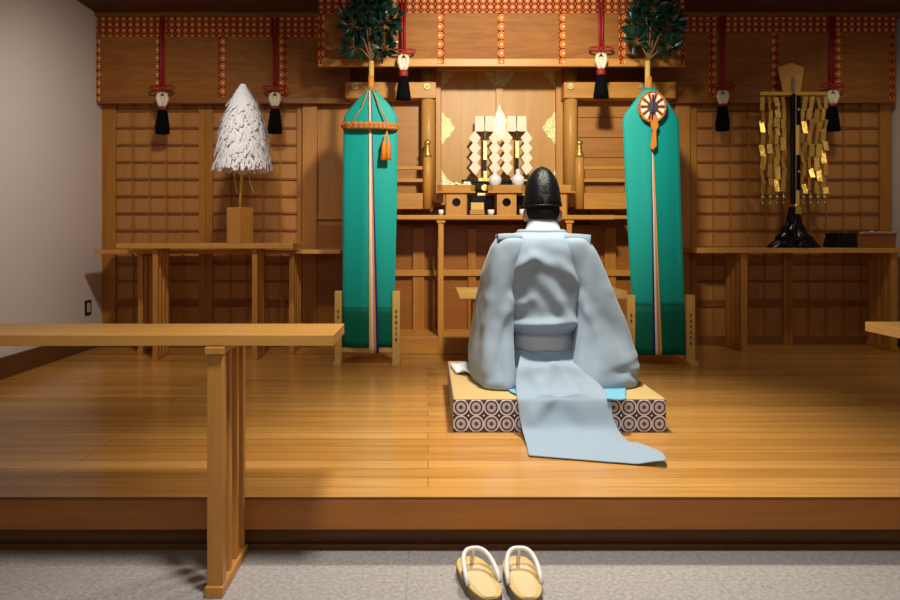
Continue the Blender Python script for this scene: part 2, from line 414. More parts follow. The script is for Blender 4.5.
# ------------------------------------------------------------------ bamboo blinds
def brocade(mat, off_obj=None): return mat
def blind(label, px0, px1, py0, py_band, py1, py_bot, d, strips, dep=.02):
    t = thing('bamboo_blind', label, 'blind', (X((px0+px1)/2,d), d, Z(py_bot,d)), 'brocade edged bamboo blinds')
    link(G().box(X(px0,d), X(px1,d), d, d+dep, Z(py1,d), Z(py0,d)), 'blind_sheet', BLIND, t)
    link(G().box(X(px0,d), X(px1,d), d-.004, d+dep+.004, Z(py_bot,d), Z(py1,d)), 'bottom_rail', W_ALTAR if d < 5 else W_BEAM, t, bevel=.004)
    link(G().box(X(px0,d), X(px1,d), d-.006, d, Z(py_band,d), Z(py0,d)), 'brocade_valance', M_BROC_V, t)
    for a, b2, ys in strips:
        link(G().box(X(a,d), X(b2,d), d-.007, d, Z(ys,d), Z(py_band,d)), 'brocade_strip', M_BROC_S, t)
    return t
blind('long bamboo blind in front of the altar doors, lower edge above the gold fittings', 318, 685, -1, 13, 58.5, 66.5, 4.85,
      [(c-3.2, c+3.2, 64) for c in (321.5, 380, 441, 501, 562, 622, 681)])
blind('bamboo blind above the white paper wand, hung beside the plain white wall', 97, 350, 16.5, 36.5, 97, 103.5, 5.2,
      [(97,100.5,101)]+[(c-3.6, c+3.6, 97) for c in (160, 222, 283.5)])
blind('bamboo blind above the golden wand, hung against the far side wall', 650, 895, 15.5, 33, 97, 103, 5.2,
      [(c-3.2, c+3.2, 97) for c in (712, 775, 837.5)]+[(890,894,101)])

# ------------------------------------------------------------------ tassels
def tassel(label, px, top, bow, hook0, hook1, fr0, fr1, d, wb=8.0):
    s = d/F; x = X(px,d)
    t = thing('blind_tassel', label, 'tassel', (x, d, Z(fr1,d)), 'red corded black tassels of the blinds')
    g = G()
    for dx in (-1.6, 1.6): g.tube([(x+dx*s, d, Z(top,d)), (x+dx*s*.8, d, Z(bow+2,d))], 1.3*s, 6)
    link(g, 'cord', RED, t)
    g = G()
    for sg in (-1, 1):
        pts = []
        for i in range(9):
            a = i/8*2*math.pi
            pts.append((x+sg*(6.2-6*math.cos(a))*s, d-.004, Z(bow,d)+2.0*s*math.sin(a)))
        g.tube(pts, 1.0*s, 6)
        g.tube([(x, d-.004, Z(bow,d)), (x+sg*2.5*s, d-.006, Z(bow+4,d))], .9*s, 6)
    g.ellipsoid((x, d-.004, Z(bow,d)), 2.2*s, 1.8*s, 1.8*s, 8, 6)
    link(g, 'bow', RED, t)
    zb = Z(hook1,d); h = (hook1-hook0)*s
    g = G()
    # open ivory hook: two curved arms meeting below
    for sg in (-1, 1):
        g.tube([(x+sg*.6*s, d-.005, zb+h), (x+sg*3.6*s, d-.005, zb+.85*h), (x+sg*4.2*s, d-.005, zb+.55*h), (x+sg*2.2*s, d-.005, zb+.15*h), (x+sg*.8*s, d-.005, zb)], [1.0*s,2.1*s,2.6*s,2.4*s,1.8*s], 8)
    g.ellipsoid((x, d-.005, zb+.42*h), 3.4*s, 2*s, .36*h, 10, 8)
    link(g, 'hook', IVORY, t)
    link(G().tube([(x, d-.005, zb+.12*h), (x, d-.005, zb+1.12*h)], .5*s, 5), 'hook_slot', INK, t)
    link(G().lathe([(3.2*s, Z(fr0,d)), (4.4*s, Z(fr0-1,d)), (4.6*s, Z(hook1+1.5,d)), (3*s, Z(hook1-.6,d))], (x, d, 0), 14, 1, .8), 'collar', RED, t)
    n = 28; prof = [(4.2, fr0-1), (5.4, fr0+.3*(fr1-fr0)), (6.6, fr0+.7*(fr1-fr0)), (wb*.92, fr1), (wb*.5, fr1+.3)]
    rs = []
    for r, py in prof:
        rs.append([Vector((x+r*s*(1+.07*(j%2))*math.cos(2*math.pi*j/n), d+.8*r*s*(1+.07*(j%2))*math.sin(2*math.pi*j/n), Z(py,d))) for j in range(n)])
    link(G().rings(rs), 'fringe', DARKNAVY, t)
    return t
tassel('black tassel on red cord hanging over the lattice nearest the plain white wall', 162.5, 17, 88, 92.5, 107, 111, 134, 5.12, 7)
tassel('black tassel on red cord hanging just beside the white paper wand', 275, 18, 88, 92.5, 106.5, 110, 133.5, 5.12, 7)
tassel('black tassel on red cord hanging beside the banner with the brocade hoop', 403.5, 0, 51.5, 54.5, 70.5, 77.5, 100, 4.79, 8)
tassel('black tassel on red cord hanging beside the banner with the round mirror', 601, 0, 49, 53, 69, 76, 98, 4.79, 8)
tassel('black tassel on red cord hanging between the mirror banner and the golden wand', 722.5, 16, 86, 90.5, 104, 107.5, 131, 5.12, 6.5)
tassel('black tassel on red cord hanging beside the golden wand, above the black box', 832.5, 16, 85.5, 90.5, 104, 107.5, 131, 5.12, 8)

# ------------------------------------------------------------------ shrine front: doors, columns, lintel
d = 5.27
shr = thing('shrine_front', 'shrine front of pale wood with closed double doors and gold fittings', 'shrine', (X(499,d), d, 1.13))
for a, b2 in ((441.2,496.2),(502.8,556)):
    dr = link(G().pbox(a, b2, 60, 207, d+.015, .03), 'door', W_DOOR, shr, bevel=.002)
    dd = d+.009
    lf = a < 480; outer = a+.3 if lf else b2-.3; inner = b2-.3 if lf else a+.3; sg = 1 if lf else -1
    def gp(pts): return [(X(px,dd), Z(py,dd)) for px,py in pts]
    g = G()
    g.prism(gp([(outer,71),(outer+sg*13.5,71),(outer+sg*11,73.5),(outer+sg*10.5,77),(outer+sg*7,78.5),(outer+sg*5.5,82.5),(outer+sg*2.5,83.5),(outer+sg*1.5,87.5),(outer,87.5)]), dd, dd+.008)
    link(g, 'corner_fitting', GOLDL, dr); g = G()
    g.prism(gp([(inner,71),(inner-sg*13,71),(inner-sg*10.5,73.5),(inner-sg*9.5,77),(inner-sg*6.5,78.5),(inner-sg*5.5,82),(inner-sg*2.5,83),(inner-sg*1.5,86),(inner,87)]), dd, dd+.008)
    link(g, 'corner_fitting', GOLDL, dr)
    g = G()
    g.prism(gp([(outer,111.5),(outer+sg*2,113),(outer+sg*4,117),(outer+sg*8,119),(outer+sg*10,123),(outer+sg*13.5,128),(outer+sg*10,133),(outer+sg*8,137),(outer+sg*4,139),(outer+sg*2,143),(outer,145.5)]), dd, dd+.008)
    link(g, 'side_fitting', GOLDL, dr)
    g = G()
    g.prism(gp([(outer,170),(outer+sg*3,174),(outer+sg*6,179),(outer+sg*13,184),(outer+sg*14,187),(outer,187)]), dd, dd+.008)
    link(g, 'lower_fitting', GOLDL, dr)
st = link(G().pbox(496, 503, 60, 207, d-.012, .04), 'centre_strip', W_DOOR, shr, bevel=.002)
dd = d-.019
gp = lambda pts: [(X(px,dd), Z(py,dd)) for px,py in pts]
g = G().prism(gp([(496,70),(503,70),(503,86),(501,84),(499.5,87),(498,84),(496,86)]), dd, dd+.01)
link(g, 'top_fitting', GOLDL, st)
g = G().prism(gp([(499,105),(501,110),(503,113),(505,118),(508,122),(507,127),(508,131),(504.5,134),(502,137),(499.5,141.5),(497,137),(494.5,134),(493,131),(494,127),(493,122),(495.5,118),(496,113),(498,110)]), dd-.004, dd+.01)
link(g, 'lock_plate', GOLD, st)
for a, b2 in ((435.6,441),(556.2,563)): link(G().pbox(a, b2, 60, 207, 5.235, .07), 'door_post', W_ALTAR_Z, shr, bevel=.003)
for c in (428, 570.5):
    link(G().lathe([(.05, Z(207,5.17)), (.05, Z(60,5.17))], (X(c,5.17), 5.17, 0), 24), 'column', W_DOOR, shr)
# lintel either side with nail covers
for a, b2, caps in ((345, 436,(355,427)), (564, 676,(570.5,642))):
    lt = link(G().pbox(a, b2, 82, 98, 5.11, .2), 'lintel', W_ALTAR, shr, bevel=.004)
    g = G()
    for c in caps:
        pts = []
        cx, cz = X(c,5.1), Z(86.5,5.1)
        for k in range(12):
            r = .024*(1 if k % 2 else .78); pts.append((cx+r*math.cos(k*math.pi/6), cz+r*math.sin(k*math.pi/6)))
        g.prism(pts, 5.095, 5.112); g.ellipsoid((cx, 5.094, cz), .011, .008, .011, 10, 6)
    link(g, 'nail_cover', GOLDL, lt)
link(G().pbox(436, 562, 60, 69.5, 5.2, .1), 'head_beam', W_ALTAR, shr, bevel=.004)
for a, b2 in ((391, 420.5), (578, 632)):
    link(G().pbox(a, b2, 98, 207, 5.265, .03), 'side_panel', W_PANEL_X, shr, bevel=.002)
    if a > 500:
        g = G()
        for y in (117, 137, 157): g.pbox(a, b2, y, y+.8, 5.262, .01)
        link(g, 'panel_groove', W_KICK, shr)

# balustrades either side of the doors
def balustrade(label, post, xa, xb):
    d = 5.03; s = d/F
    t = thing('balustrade', label, 'railing', (X(post,d), d, 1.13))
    g = G().lathe([(4.7*s, Z(209,d)), (4.7*s, Z(158,d)), (4.2*s, Z(157.5,d))], (X(post,d), d, 0), 20)
    p = link(g, 'post', W_ALTAR_Z, t)
    prof = [(3.9,158.2),(3.9,154),(3.2,152.5),(2.6,148),(2.2,147),(1.8,145.8),(3.0,144),(3.3,142.4),(2.5,141),(1.0,140),(.2,139)]
    link(G().lathe([(r*s*1.15, Z(y,d)) for r, y in prof], (X(post,d), d, 0), 18), 'finial', GOLD, p)
    for y0, y1 in ((166,169.5),(178.5,182)):
        link(G().box(X(xa,d), X(xb,d), d+.005, d+.04, Z(y1,d), Z(y0,d)), 'rail', W_ALTAR, t, bevel=.003)
    link(G().box(X(xa,d), X(xb,d), d+.0, d+.08, Z(209,d), Z(193,d)), 'sill_beam', W_ALTAR, t, bevel=.003)
    e = (434.5, 443.5) if post < 500 else (567, 574.5)
    link(G().pbox(e[0], e[1], 193.5, 202.5, d-.04, .06), 'beam_end', W_ALTAR, t, bevel=.002)
    g = G()
    for xx in ((xa+xb)/2+3,): g.box(X(xx-2.5,d), X(xx+2.5,d), d+.01, d+.03, Z(193,d), Z(181,d))
    link(g, 'strut', W_ALTAR_Z, t)
    return t
balustrade('low wooden railing with gold finial near the banner with the brocade hoop', 427.5, 350, 425)
balustrade('low wooden railing with gold finial near the banner with the round mirror', 579.3, 582, 668)

# ------------------------------------------------------------------ altar shelf
d = 4.83; ZS = Z(215, d)
sh = thing('altar_shelf', 'long wooden altar shelf on slim posts carrying the offering stands', 'shelf', (X(510,d), d, PLAT))
link(G().box(X(397,d), X(615,d), d, 5.16, Z(219.5,d), ZS), 'shelf_top', W_ALTAR, sh, bevel=.004)
link(G().box(X(350,4.9), X(632,4.9), 4.92, 5.25, Z(219,4.92), ZS-.001), 'rear_shelf', W_ALTAR, sh, bevel=.003)
for c in (441, 570):
    p = link(G().box(X(c-2.7,d), X(c+2.7,d), d+.02, d+.056, PLAT, Z(223,d)), 'post', W_ALTAR_Z, sh, bevel=.003)
    link(G().box(X(c-4.2,d), X(c+4.2,d), d+.012, d+.064, Z(223,d), Z(219.5,d)), 'capital', W_ALTAR, p, bevel=.002)
    link(G().box(X(c-2.7,d), X(c+2.7,d), 5.12, 5.15, PLAT+.12, Z(219.5,d)), 'rear_post', W_ALTAR_Z, sh)

# ------------------------------------------------------------------ offering stands
SB = 'plain wooden offering stands on the altar shelf'
def offering_stand(label, px):
    d = 4.855; cx = X(px, d); cy = d+.095; s = d/F
    t = thing('offering_stand', label, 'offering stand', (cx, cy, ZS), SB)
    w = .075; z0 = ZS; z1 = ZS+.152; th = .008; yb = cy-.075
    g = G()
    # front wall with a round opening
    n = 32; hr = .029; hc = (z0+z1)/2+.012
    cir = []; sq = []
    for k in range(n):
        a = 2*math.pi*k/n; ca, sa = math.cos(a), math.sin(a)
        cir.append((cx+hr*ca, hc+hr*sa))
        m = max(abs(ca), abs(sa)); ux, uz = ca/m, sa/m
        sq.append((cx+ux*w, (z0+z1)/2+uz*(z1-z0)/2))
    for y in (yb, yb+th):
        g.add([(x,y,z) for x,z in cir]+[(x,y,z) for x,z in sq], [(k,(k+1)%n,n+(k+1)%n,n+k) for k in range(n)])
    g.add([(x,yb,z) for x,z in cir]+[(x,yb+th,z) for x,z in cir], [(k,(k+1)%n,n+(k+1)%n,n+k) for k in range(n)], True)
    g.box(cx-w, cx-w+th, yb, cy+.075, z0, z1); g.box(cx+w-th, cx+w, yb, cy+.075, z0, z1); g.box(cx-w, cx+w, cy+.067, cy+.075, z0, z1)
    b = link(g, 'body', W_PALE if 0 else W_ALTAR_Z, t)
    link(G().box(cx-w+.01, cx+w-.01, yb+.05, yb+.055, z0, z1-.004), 'hole_shade', BLACK, b)  # black sheet painting the shaded inside seen through the opening
    tw = .128
    tr = G()
    zt = z1; h = .052
    tr.box(cx-tw, cx+tw, cy-.095, cy+.095, zt, zt+.01)
    rim = []
    for (ox, oy, hh) in ((tw-.004, .095, 0), (tw, .099, h)):
        c = .03
        rim.append([Vector((cx+ax, cy+ay, zt+.002+hh)) for ax, ay in ((-ox+c,-oy),(ox-c,-oy),(ox,-oy+c),(ox,oy-c),(ox-c,oy),(-ox+c,oy),(-ox,oy-c),(-ox,-oy+c))])
    inn = []
    for (ox, oy, hh) in ((tw-.006, .093, h), (tw-.012, .088, .012)):
        c = .028
        inn.append([Vector((cx+ax, cy+ay, zt+.002+hh)) for ax, ay in ((-ox+c,-oy),(ox-c,-oy),(ox,-oy+c),(ox,oy-c),(ox-c,oy),(-ox+c,oy),(-ox,oy-c),(-ox,-oy+c))])
    tr.rings([rim[0], rim[1], inn[0], inn[1]], smooth=False)
    link(tr, 'tray', W_ALTAR, t)
    return t, cx, cy, z1+.014
t1, x1, y1, zt1 = offering_stand('wooden offering stand holding the small golden offerings', 456.5)
t2, x2, y2, zt2 = offering_stand('wooden offering stand holding the two white sake jars', 507)
ts3 = dup(t1, (X(557,4.855), y1, ZS), 'wooden offering stand half hidden behind the black hat of the person', SB)

def sake_jar(label, px):
    d = 4.93; s = d/F; x = X(px, d); z = zt2
    prof = [(3.8,0),(4.0,.6),(3.4,2),(3.2,3.5),(4.6,6),(6.2,9),(6.6,11.5),(6.0,14),(4.2,16),(2.4,17.2),(2.0,18.5),(2.5,20),(2.6,21),(1.6,21.5),(1.2,22.4)]
    return tag(link(G().lathe([(r*s, q*s*1.0) for r, q in prof], (x, d, z), 28), 'sake_jar', PORC, None, (x, d, z)), label, 'jar', 'white sake jars')
sake_jar('white porcelain sake jar in front of the gap between the two black-and-gold wands', 495)
sake_jar('white porcelain sake jar standing closest to the black hat of the person', 518)

# small offerings on first stand
fo = thing('food_offering', 'small golden food offering on the offering stand nearest the finial post', 'offering', (x1, y1, zt1))
s = 4.9/F
g = G().tube([(x1-.03, y1-.03, zt1+.065), (x1-.01, y1-.03, zt1+.055), (x1+.03, y1-.03, zt1+.05), (x1+.06, y1-.02, zt1+.052)], [.004,.012,.012,.005], 8)
link(g, 'curled_piece', GOLD, fo)
g = G()
for k in range(9): g.ellipsoid((x1-.09+.022*k, y1-.03+.02*math.sin(k*2.1), zt1+.03+.012*math.cos(k*1.7)), .02, .018, .032, 10, 6)
link(g, 'pale_pieces', PAPERW, fo)
g = G().lathe([(.02,0),(.024,.03),(.014,.07),(.006,.1)], (x1-.085, y1-.04, zt1), 10); link(g, 'pointed_piece', PAPERW, fo)

# black lacquer table behind
d = 5.06; zl = Z(179.5, d)
lt = thing('lacquer_table', 'low black lacquered table with gold mounts behind the offering stands', 'table', (X(500,d), d, ZS))
link(G().box(X(462,d), X(540,d), d, 5.19, zl-.02, zl), 'table_top', BLACK, lt, bevel=.002)
link(G().box(X(466,d), X(537,d), d+.01, d+.02, zl-.07, zl-.02), 'apron', BLACK, lt)
for a in (464, 534): link(G().box(X(a,d), X(a+4.5,d), d+.01, d+.11, ZS, zl-.02), 'leg', BLACK, lt)
link(G().box(X(466,d), X(537,d), d+.012, d+.1, Z(205,d), Z(196,d)), 'lower_shelf', BLACK, lt)
for c in (484.5, 522):
    g = G().prism([(X(c,d)+.022*math.cos(k*math.pi/8), Z(187.5,d)+.022*math.sin(k*math.pi/8)) for k in range(16)], d+.0, d+.012)
    link(g, 'gold_crest', GOLD, lt)
    link(G().box(X(c-7,d), X(c+8,d), d+.0, d+.012, Z(195.5,d), Z(193,d)), 'gold_mount', GOLD, lt)
    link(G().box(X(c-6,d), X(c+6,d), d-.006, d+.03, zl-.012, zl-.002), 'gold_mount', GOLD, lt)

def zig_wand(label, px, gold_first):
    d = 5.125; s = d/F; x = X(px, d)
    t = thing('paper_wand', label, 'paper wand', (x, d, zl), 'black and gold paper wands before the doors')
    link(G().box(x-.05, x+.05, d-.03, d+.03, zl, zl+.014), 'base', GOLD, t, bevel=.003)
    link(G().box(x-.011, x+.011, d-.011, d+.011, zl+.014, Z(131,d)), 'pole', BLACK, t, bevel=.002)
    for a, b2 in (((141,160),(171,178)) if gold_first else ((141,158),)):
        link(G().box(x-.013, x+.013, d-.013, d+.013, Z(b2,d), Z(a,d)), 'gold_sleeve', GOLD, t, bevel=.002)
    def shide(side):
        g = G(); yy = d+.02
        x0, x1_ = (px-8, px) if side < 0 else (px-1, px+7.5)
        def quad(pts, off): g.prism([(X(a,d), Z(b2,d)) for a, b2 in pts], yy+off, yy+off+.0025)
        c = px + side*9.8
        quad([(px-side*.5, 115.5),(px+side*9.5,115.5),(px+side*10,131),(px-side*.2,131)], 0)
        for k, cy in enumerate((137.5,147.5,157.5,167.5)):
            w = 6.1; h = 6.4; tl = side*(3.2)
            # leaning folded sheet
            quad([(c-side*w*.95, cy-.2+0), (c+side*.5, cy-h*1.15), (c+side*w*1.0, cy+.4), (c-side*.4, cy+h*1.2)], .004*(k % 2)-.006*k)
        return g
    link(shide(-1), 'paper_streamer', PAPERW, t); link(shide(1), 'paper_streamer', PAPERW, t)
    return t
zig_wand('black and gold paper wand before the door nearer the banner with the hoop', 485, True)
zig_wand('black and gold paper wand rising directly behind the sake jar beside the hat', 517, False)

# cups and little boxes
def cup(label, px, w, h, d=4.87):
    s = d/F; x = X(px, d)
    return tag(link(G().lathe([(w*.35*s,0),(w*.5*s,h*.4*s),(w*.52*s,h*s),(w*.44*s,h*s),(w*.4*s,h*.5*s),(.002,h*.3*s)], (x, d, ZS), 20), 'cup', PORC, None, (x, d, ZS)), label, 'cup', 'small white cups on the altar shelf')
cup('small white cup on the altar shelf directly above the slim post', 441, 5, 5.5)
cup('small white cup on the altar shelf between two offering stands', 491, 6.5, 5.5)
cup('small white cup on the altar shelf close to the ear of the person', 522.5, 6, 6)
d = 4.9
tag(link(G().pbox(470, 484.5, 210, 214.5, d, .07), 'wooden_box', W_ALTAR, None, (X(477,d), d, ZS), bevel=.002), 'flat wooden box lowest in the little stack on the altar shelf', 'box', 'stacked little wooden boxes')
tag(link(G().pbox(471, 484, 202.5, 209.9, d, .07), 'wooden_box', W_PALE, None, (X(477,d), d, Z(209.9,d)), bevel=.002), 'wooden box topmost of the little stack on the altar shelf', 'box', 'stacked little wooden boxes')

# ------------------------------------------------------------------ slatted tables
def slat_table(name, label, x0, x1, y0, y1, zb, zt, th, legs, leg_y, pw, slat, cap=True, nslat=3):
    t = thing(name, label, 'table', ((x0+x1)/2, (y0+y1)/2, zb))
    link(G().box(x0, x1, y0, y1, zt-th, zt), 'table_top', W_TAB, t, bevel=.002)
    for lx in legs:
        ya, yb = leg_y
        lg = link(G().box(lx-pw/2, lx+pw/2, ya+.012, ya+.012+pw*.8, zb+.03, zt-th), 'leg', W_TABZ, t, bevel=.002)
        link(G().box(lx-pw*.56, lx+pw*.56, ya, yb, zb, zb+.03), 'foot_rail', W_TABY, lg, bevel=.002)
        link(G().box(lx-pw*.56, lx+pw*.56, ya, yb, zt-th-.02, zt-th), 'top_rail', W_TABY, lg, bevel=.002)
        st = ya+.012+pw*.8; gap = (yb-.006-st-nslat*slat)/nslat
        for k in range(nslat):
            y = st+gap*(k+1)+slat*k
            link(G().box(lx-pw*.4, lx+pw*.4, y, y+slat, zb+.03, zt-th-.02), 'slat', W_TABZ, lg, bevel=.0015)
    return t
slat_table('bench_table', 'long narrow pale table standing on the stone floor before the platform edge', -2.25, -.2615, 1.977, 2.23, 0, .72, .031, (-.588, -2.0), (1.955, 2.235), .044, .024)
slat_table('bench_table', 'pale table end jutting in before the platform at the dark lattice side', 1.397, 3.3, 2.03, 2.28, 0, .72, .03, (1.78, 3.05), (2.0, 2.25), .05, .026)
slat_table('side_table', 'higher wooden side table carrying the white paper wand', X(116,4.6), X(293,4.6), 4.6, 4.96, PLAT, .939, .033, (X(155.5,4.64), X(255,4.64)), (4.62, 4.86), .034, .028)
slat_table('side_table', 'lower long wooden side table tucked behind the one with paper wand', X(93,4.87), X(340,4.87), 4.87, 5.25, PLAT, .891, .026, (X(140,4.89), X(291.5,4.89)), (4.885, 5.2), .034, .03)
slat_table('side_table', 'long wooden side table carrying the golden wand and the dark box', X(697,4.95), 3.42, 4.95, 5.27, PLAT, .903, .035, (X(744,4.98), X(894,4.98)), (4.965, 5.26), .045, .045)

# ------------------------------------------------------------------ white paper wand in its block
d = 4.76; zt = .939
cxb = X(240,d); hb = .0865
sq = [(hb*math.cos(math.radians(-78+90*k)), hb*math.sin(math.radians(-78+90*k))) for k in range(4)]
bk = tag(link(G().rings([[Vector((cxb+a, d+b_, z)) for a, b_ in sq] for z in (zt, Z(207.5,d))], smooth=False), 'wooden_block', W_TABZ, None, (cxb, d, zt), bevel=.003),
         'square wooden block holding the white paper wand upright', 'block')
pwd = thing('paper_wand', 'white paper streamer wand standing in a square wooden block', 'wand', (X(240.5,d), d, Z(207.5,d)))
link(G().tube([P(240,207.4,d), P(242,168,d), P(243,88,d)], .0095, 8), 'stick', W_PALE, pwd)
g = G(); s = d/F
cx = X(243,d)
rnd = random.Random(3)
def env(y):
    tb = ((84,3),(90,7.5),(100,14.5),(115,19.5),(130,23),(150,26),(172,29.5))
    for (a,ra),(b_,rb) in zip(tb, tb[1:]):
        if y <= b_: return ra+(rb-ra)*(y-a)/(b_-a)
    return 29.5
for k in range(1000):
    u = rnd.random()**.8
    y0 = 86 + u*66
    a = rnd.random()*2*math.pi
    L_ = 14+rnd.random()*18
    steps = 4; w = (.7+rnd.random()*.8)*s
    rows = []
    tx, ty = -math.sin(a), math.cos(a)
    fl = .88+.2*rnd.random(); drift = (rnd.random()-.5)*3
    for i in range(steps+1):
        y = min(y0+L_*i/steps, 169+rnd.random()*4)
        r = (env(y0)*.86 + (env(y)*fl-env(y0)*.86)*(i/steps)**.7 + (.7 if i % 2 else -.3))*s
        sh_ = ((.7 if i % 2 else -.7)+drift*i/steps)*s
        px_, py_ = cx+r*math.cos(a)+tx*sh_, d+r*math.sin(a)+ty*sh_
        rows.append([Vector((px_-tx*w, py_-ty*w, Z(y,d))), Vector((px_+tx*w, py_+ty*w, Z(y+.4,d)))])
    g.grid(rows, smooth=False)
ps = link(g, 'paper_streamers', PAPER, pwd, fix=False); ps['kind'] = 'stuff'
link(G().lathe([(5*s,Z(95,d)),(4*s,Z(87,d)),(3*s,Z(84.5,d)),(1*s,Z(83.8,d))], (cx, d, 0), 12), 'paper_cap', PAPER, pwd)
link(G().lathe([(24*s,Z(166,d)),(22.5*s,Z(150,d)),(19*s,Z(128,d)),(13*s,Z(105,d)),(5*s,Z(90,d))], (cx, d, 0), 18), 'paper_core', PAPER, pwd)
g = G(); g.tube([P(235,168,d-.05), P(234.5,178,d-.05), P(237,193,d-.05)], .004, 6); g.tube([P(248,168,d-.05), P(250,182,d-.05), P(254.5,194,d-.05)], .004, 6)
link(g, 'hemp_string', ROPE, pwd)

# ------------------------------------------------------------------ golden wand
d = 5.06; s = d/F; zt = .903; cx = X(794, d)
gw = thing('golden_wand', 'tall golden zigzag wand with wooden paddle on black stand', 'wand', (cx, d, zt))
g = G()
prof = ((.172,247.8),(.165,245.5),(.135,241),(.125,240),(.12,237),(.09,233),(.083,232),(.078,229),(.058,224.5),(.052,223.5),(.05,219),(.04,214),(.036,210),(.03,207))
rs = []
for q, (r, yy) in enumerate(prof):
    rs.append([Vector((cx+r*math.cos(2*math.pi*j/48)*(1+.10*math.cos(9*2*math.pi*j/48+q)), d+r*.62*math.sin(2*math.pi*j/48)*(1+.10*math.cos(9*2*math.pi*j/48+q)), max(zt+.0005,Z(yy,d)))) for j in range(48)])
g.rings(rs, smooth=False)
link(g, 'carved_base', BLACK, gw)
g = G().lathe([(.024,Z(207,d)),(.024,Z(204.5,d)),(.014,Z(204,d))], (cx+.012,d,0), 14); g.box(cx-.004, cx+.036, d-.03, d+.03, Z(214,d), Z(207,d)); link(g, 'gold_ferrule', GOLD, gw)
g = G().box(cx-.022, cx+.004, d-.014, d+.014, Z(204,d), Z(94,d)); link(g, 'pole', BLACK, gw, bevel=.003)
g = G().box(cx+.008, cx+.034, d-.01, d+.012, Z(206,d), Z(96,d)); link(g, 'side_stave', W_PALE, gw, bevel=.002)
g = G()
g.box(cx+.010, cx+.042, d-.016, d+.016, Z(125,d), Z(96,d)); g.box(cx+.010, cx+.04, d-.016, d+.016, Z(190,d), Z(155,d))
link(g, 'lacquer_sleeve', BLACK, gw, bevel=.003)
for y in (110, 172): link(G().ellipsoid((cx+.024, d-.02, Z(y,d)), .012, .008, .012, 10, 6), 'silver_stud', SILVER, gw)
link(G().box(cx-.018, cx-.004, d-.02, d-.012, Z(94,d), Z(77,d)), 'silver_mount', SILVER, gw)
link(G().box(cx+.030, cx+.037, d-.018, d-.01, Z(155,d), Z(126,d)), 'silver_mount', SILVER, gw)
link(G().prism([(X(a,d), Z(b2,d)) for a, b2 in ((785,96),(779.5,66.5),(792.5,62),(805.5,67),(801,96))], d+.016, d+.03), 'paddle', W_TAB, gw, bevel=.002)
link(G().box(X(759.5,d), X(826,d), d-.012, d+.014, Z(95.5,d), Z(92,d)), 'crossbar', GOLDS, gw, bevel=.002)
def streamer(px, seed, mirror):
    rr = random.Random(seed); g = G(); y = 97.0; k = 0
    while y < 190:
        h = rr.choice((9,11,12,13)); yb = min(y+h, 193)
        xc = X(px+(.9 if k % 2 else -.7)*mirror, d); w = .0155
        yy = d-.008+.010*(k % 2); ti = (rr.random()-.5)*.035; tw = (rr.random()-.5)*.02
        z0, z1 = Z(yb+.6,d), Z(y,d)
        a = [Vector((xc-w,yy-ti-tw,z1)), Vector((xc+w,yy-ti+tw,z1)), Vector((xc+w,yy+ti+tw,z0)), Vector((xc-w,yy+ti-tw,z0))]
        b_ = [v+Vector((0,.0025,0)) for v in a]
        g.add(a+b_, [(0,3,2,1),(4,5,6,7),(0,1,5,4),(1,2,6,5),(2,3,7,6),(3,0,4,7)])
        y = yb; k += 1
    st = link(g, 'gold_streamer', GOLDS, gw)
    xb = X(px,d)
    b = G().ellipsoid((xb, d, Z(197,d)), .012, .012, .012, 10, 6); b.ellipsoid((xb, d, Z(203,d)), .007, .007, .009, 8, 6)
    b.tube([(xb, d, Z(192,d)), (xb, d, Z(203,d))], .002, 5)
    link(b, 'bead', GOLDL, st)
for q, px in enumerate((762.5,770,777,783.5)): streamer(px, 40+q, 1)
for q, px in enumerate((803.5,810.5,818,824.5)): streamer(px, 50+q, -1)

# boxes on the side table
d = 5.0
bb = thing('black_box', 'black lacquered box at the end of table, beside golden wand', 'box', (X(848,d), d+.08, .903))
link(G().prism([(X(838,d),.903),(X(859,d),.903),(X(858,d),Z(234,d)),(X(841.5,d),Z(234,d))], d+.02, d+.2), 'body', BLACK, bb, bevel=.003)
link(G().box(X(841,d), X(858.5,d), d+.018, d+.202, Z(234.5,d), Z(233,d)), 'lid', BLACK, bb, bevel=.002)
wb = thing('wooden_box', 'dark wooden box with pale cord on its lid beside the black box', 'box', (X(878,d), d+.08, .903))
link(G().box(X(859.8,d), X(898,d), d+.02, d+.2, .903, Z(235.5,d)), 'body', W_LATX, wb, bevel=.003)
link(G().box(X(859.5,d), X(898.4,d), d+.016, d+.204, Z(235.5,d), Z(233,d)), 'lid', W_LATX, wb, bevel=.002)
pts = [P(860+i*2.1, 232.4+.5*math.sin(i*1.9), d+.1) for i in range(18)]
link(G().tube(pts, .005, 6).ellipsoid(P(872,232,d+.1), .022, .012, .01, 10, 6), 'cord', WHITEPL, wb)

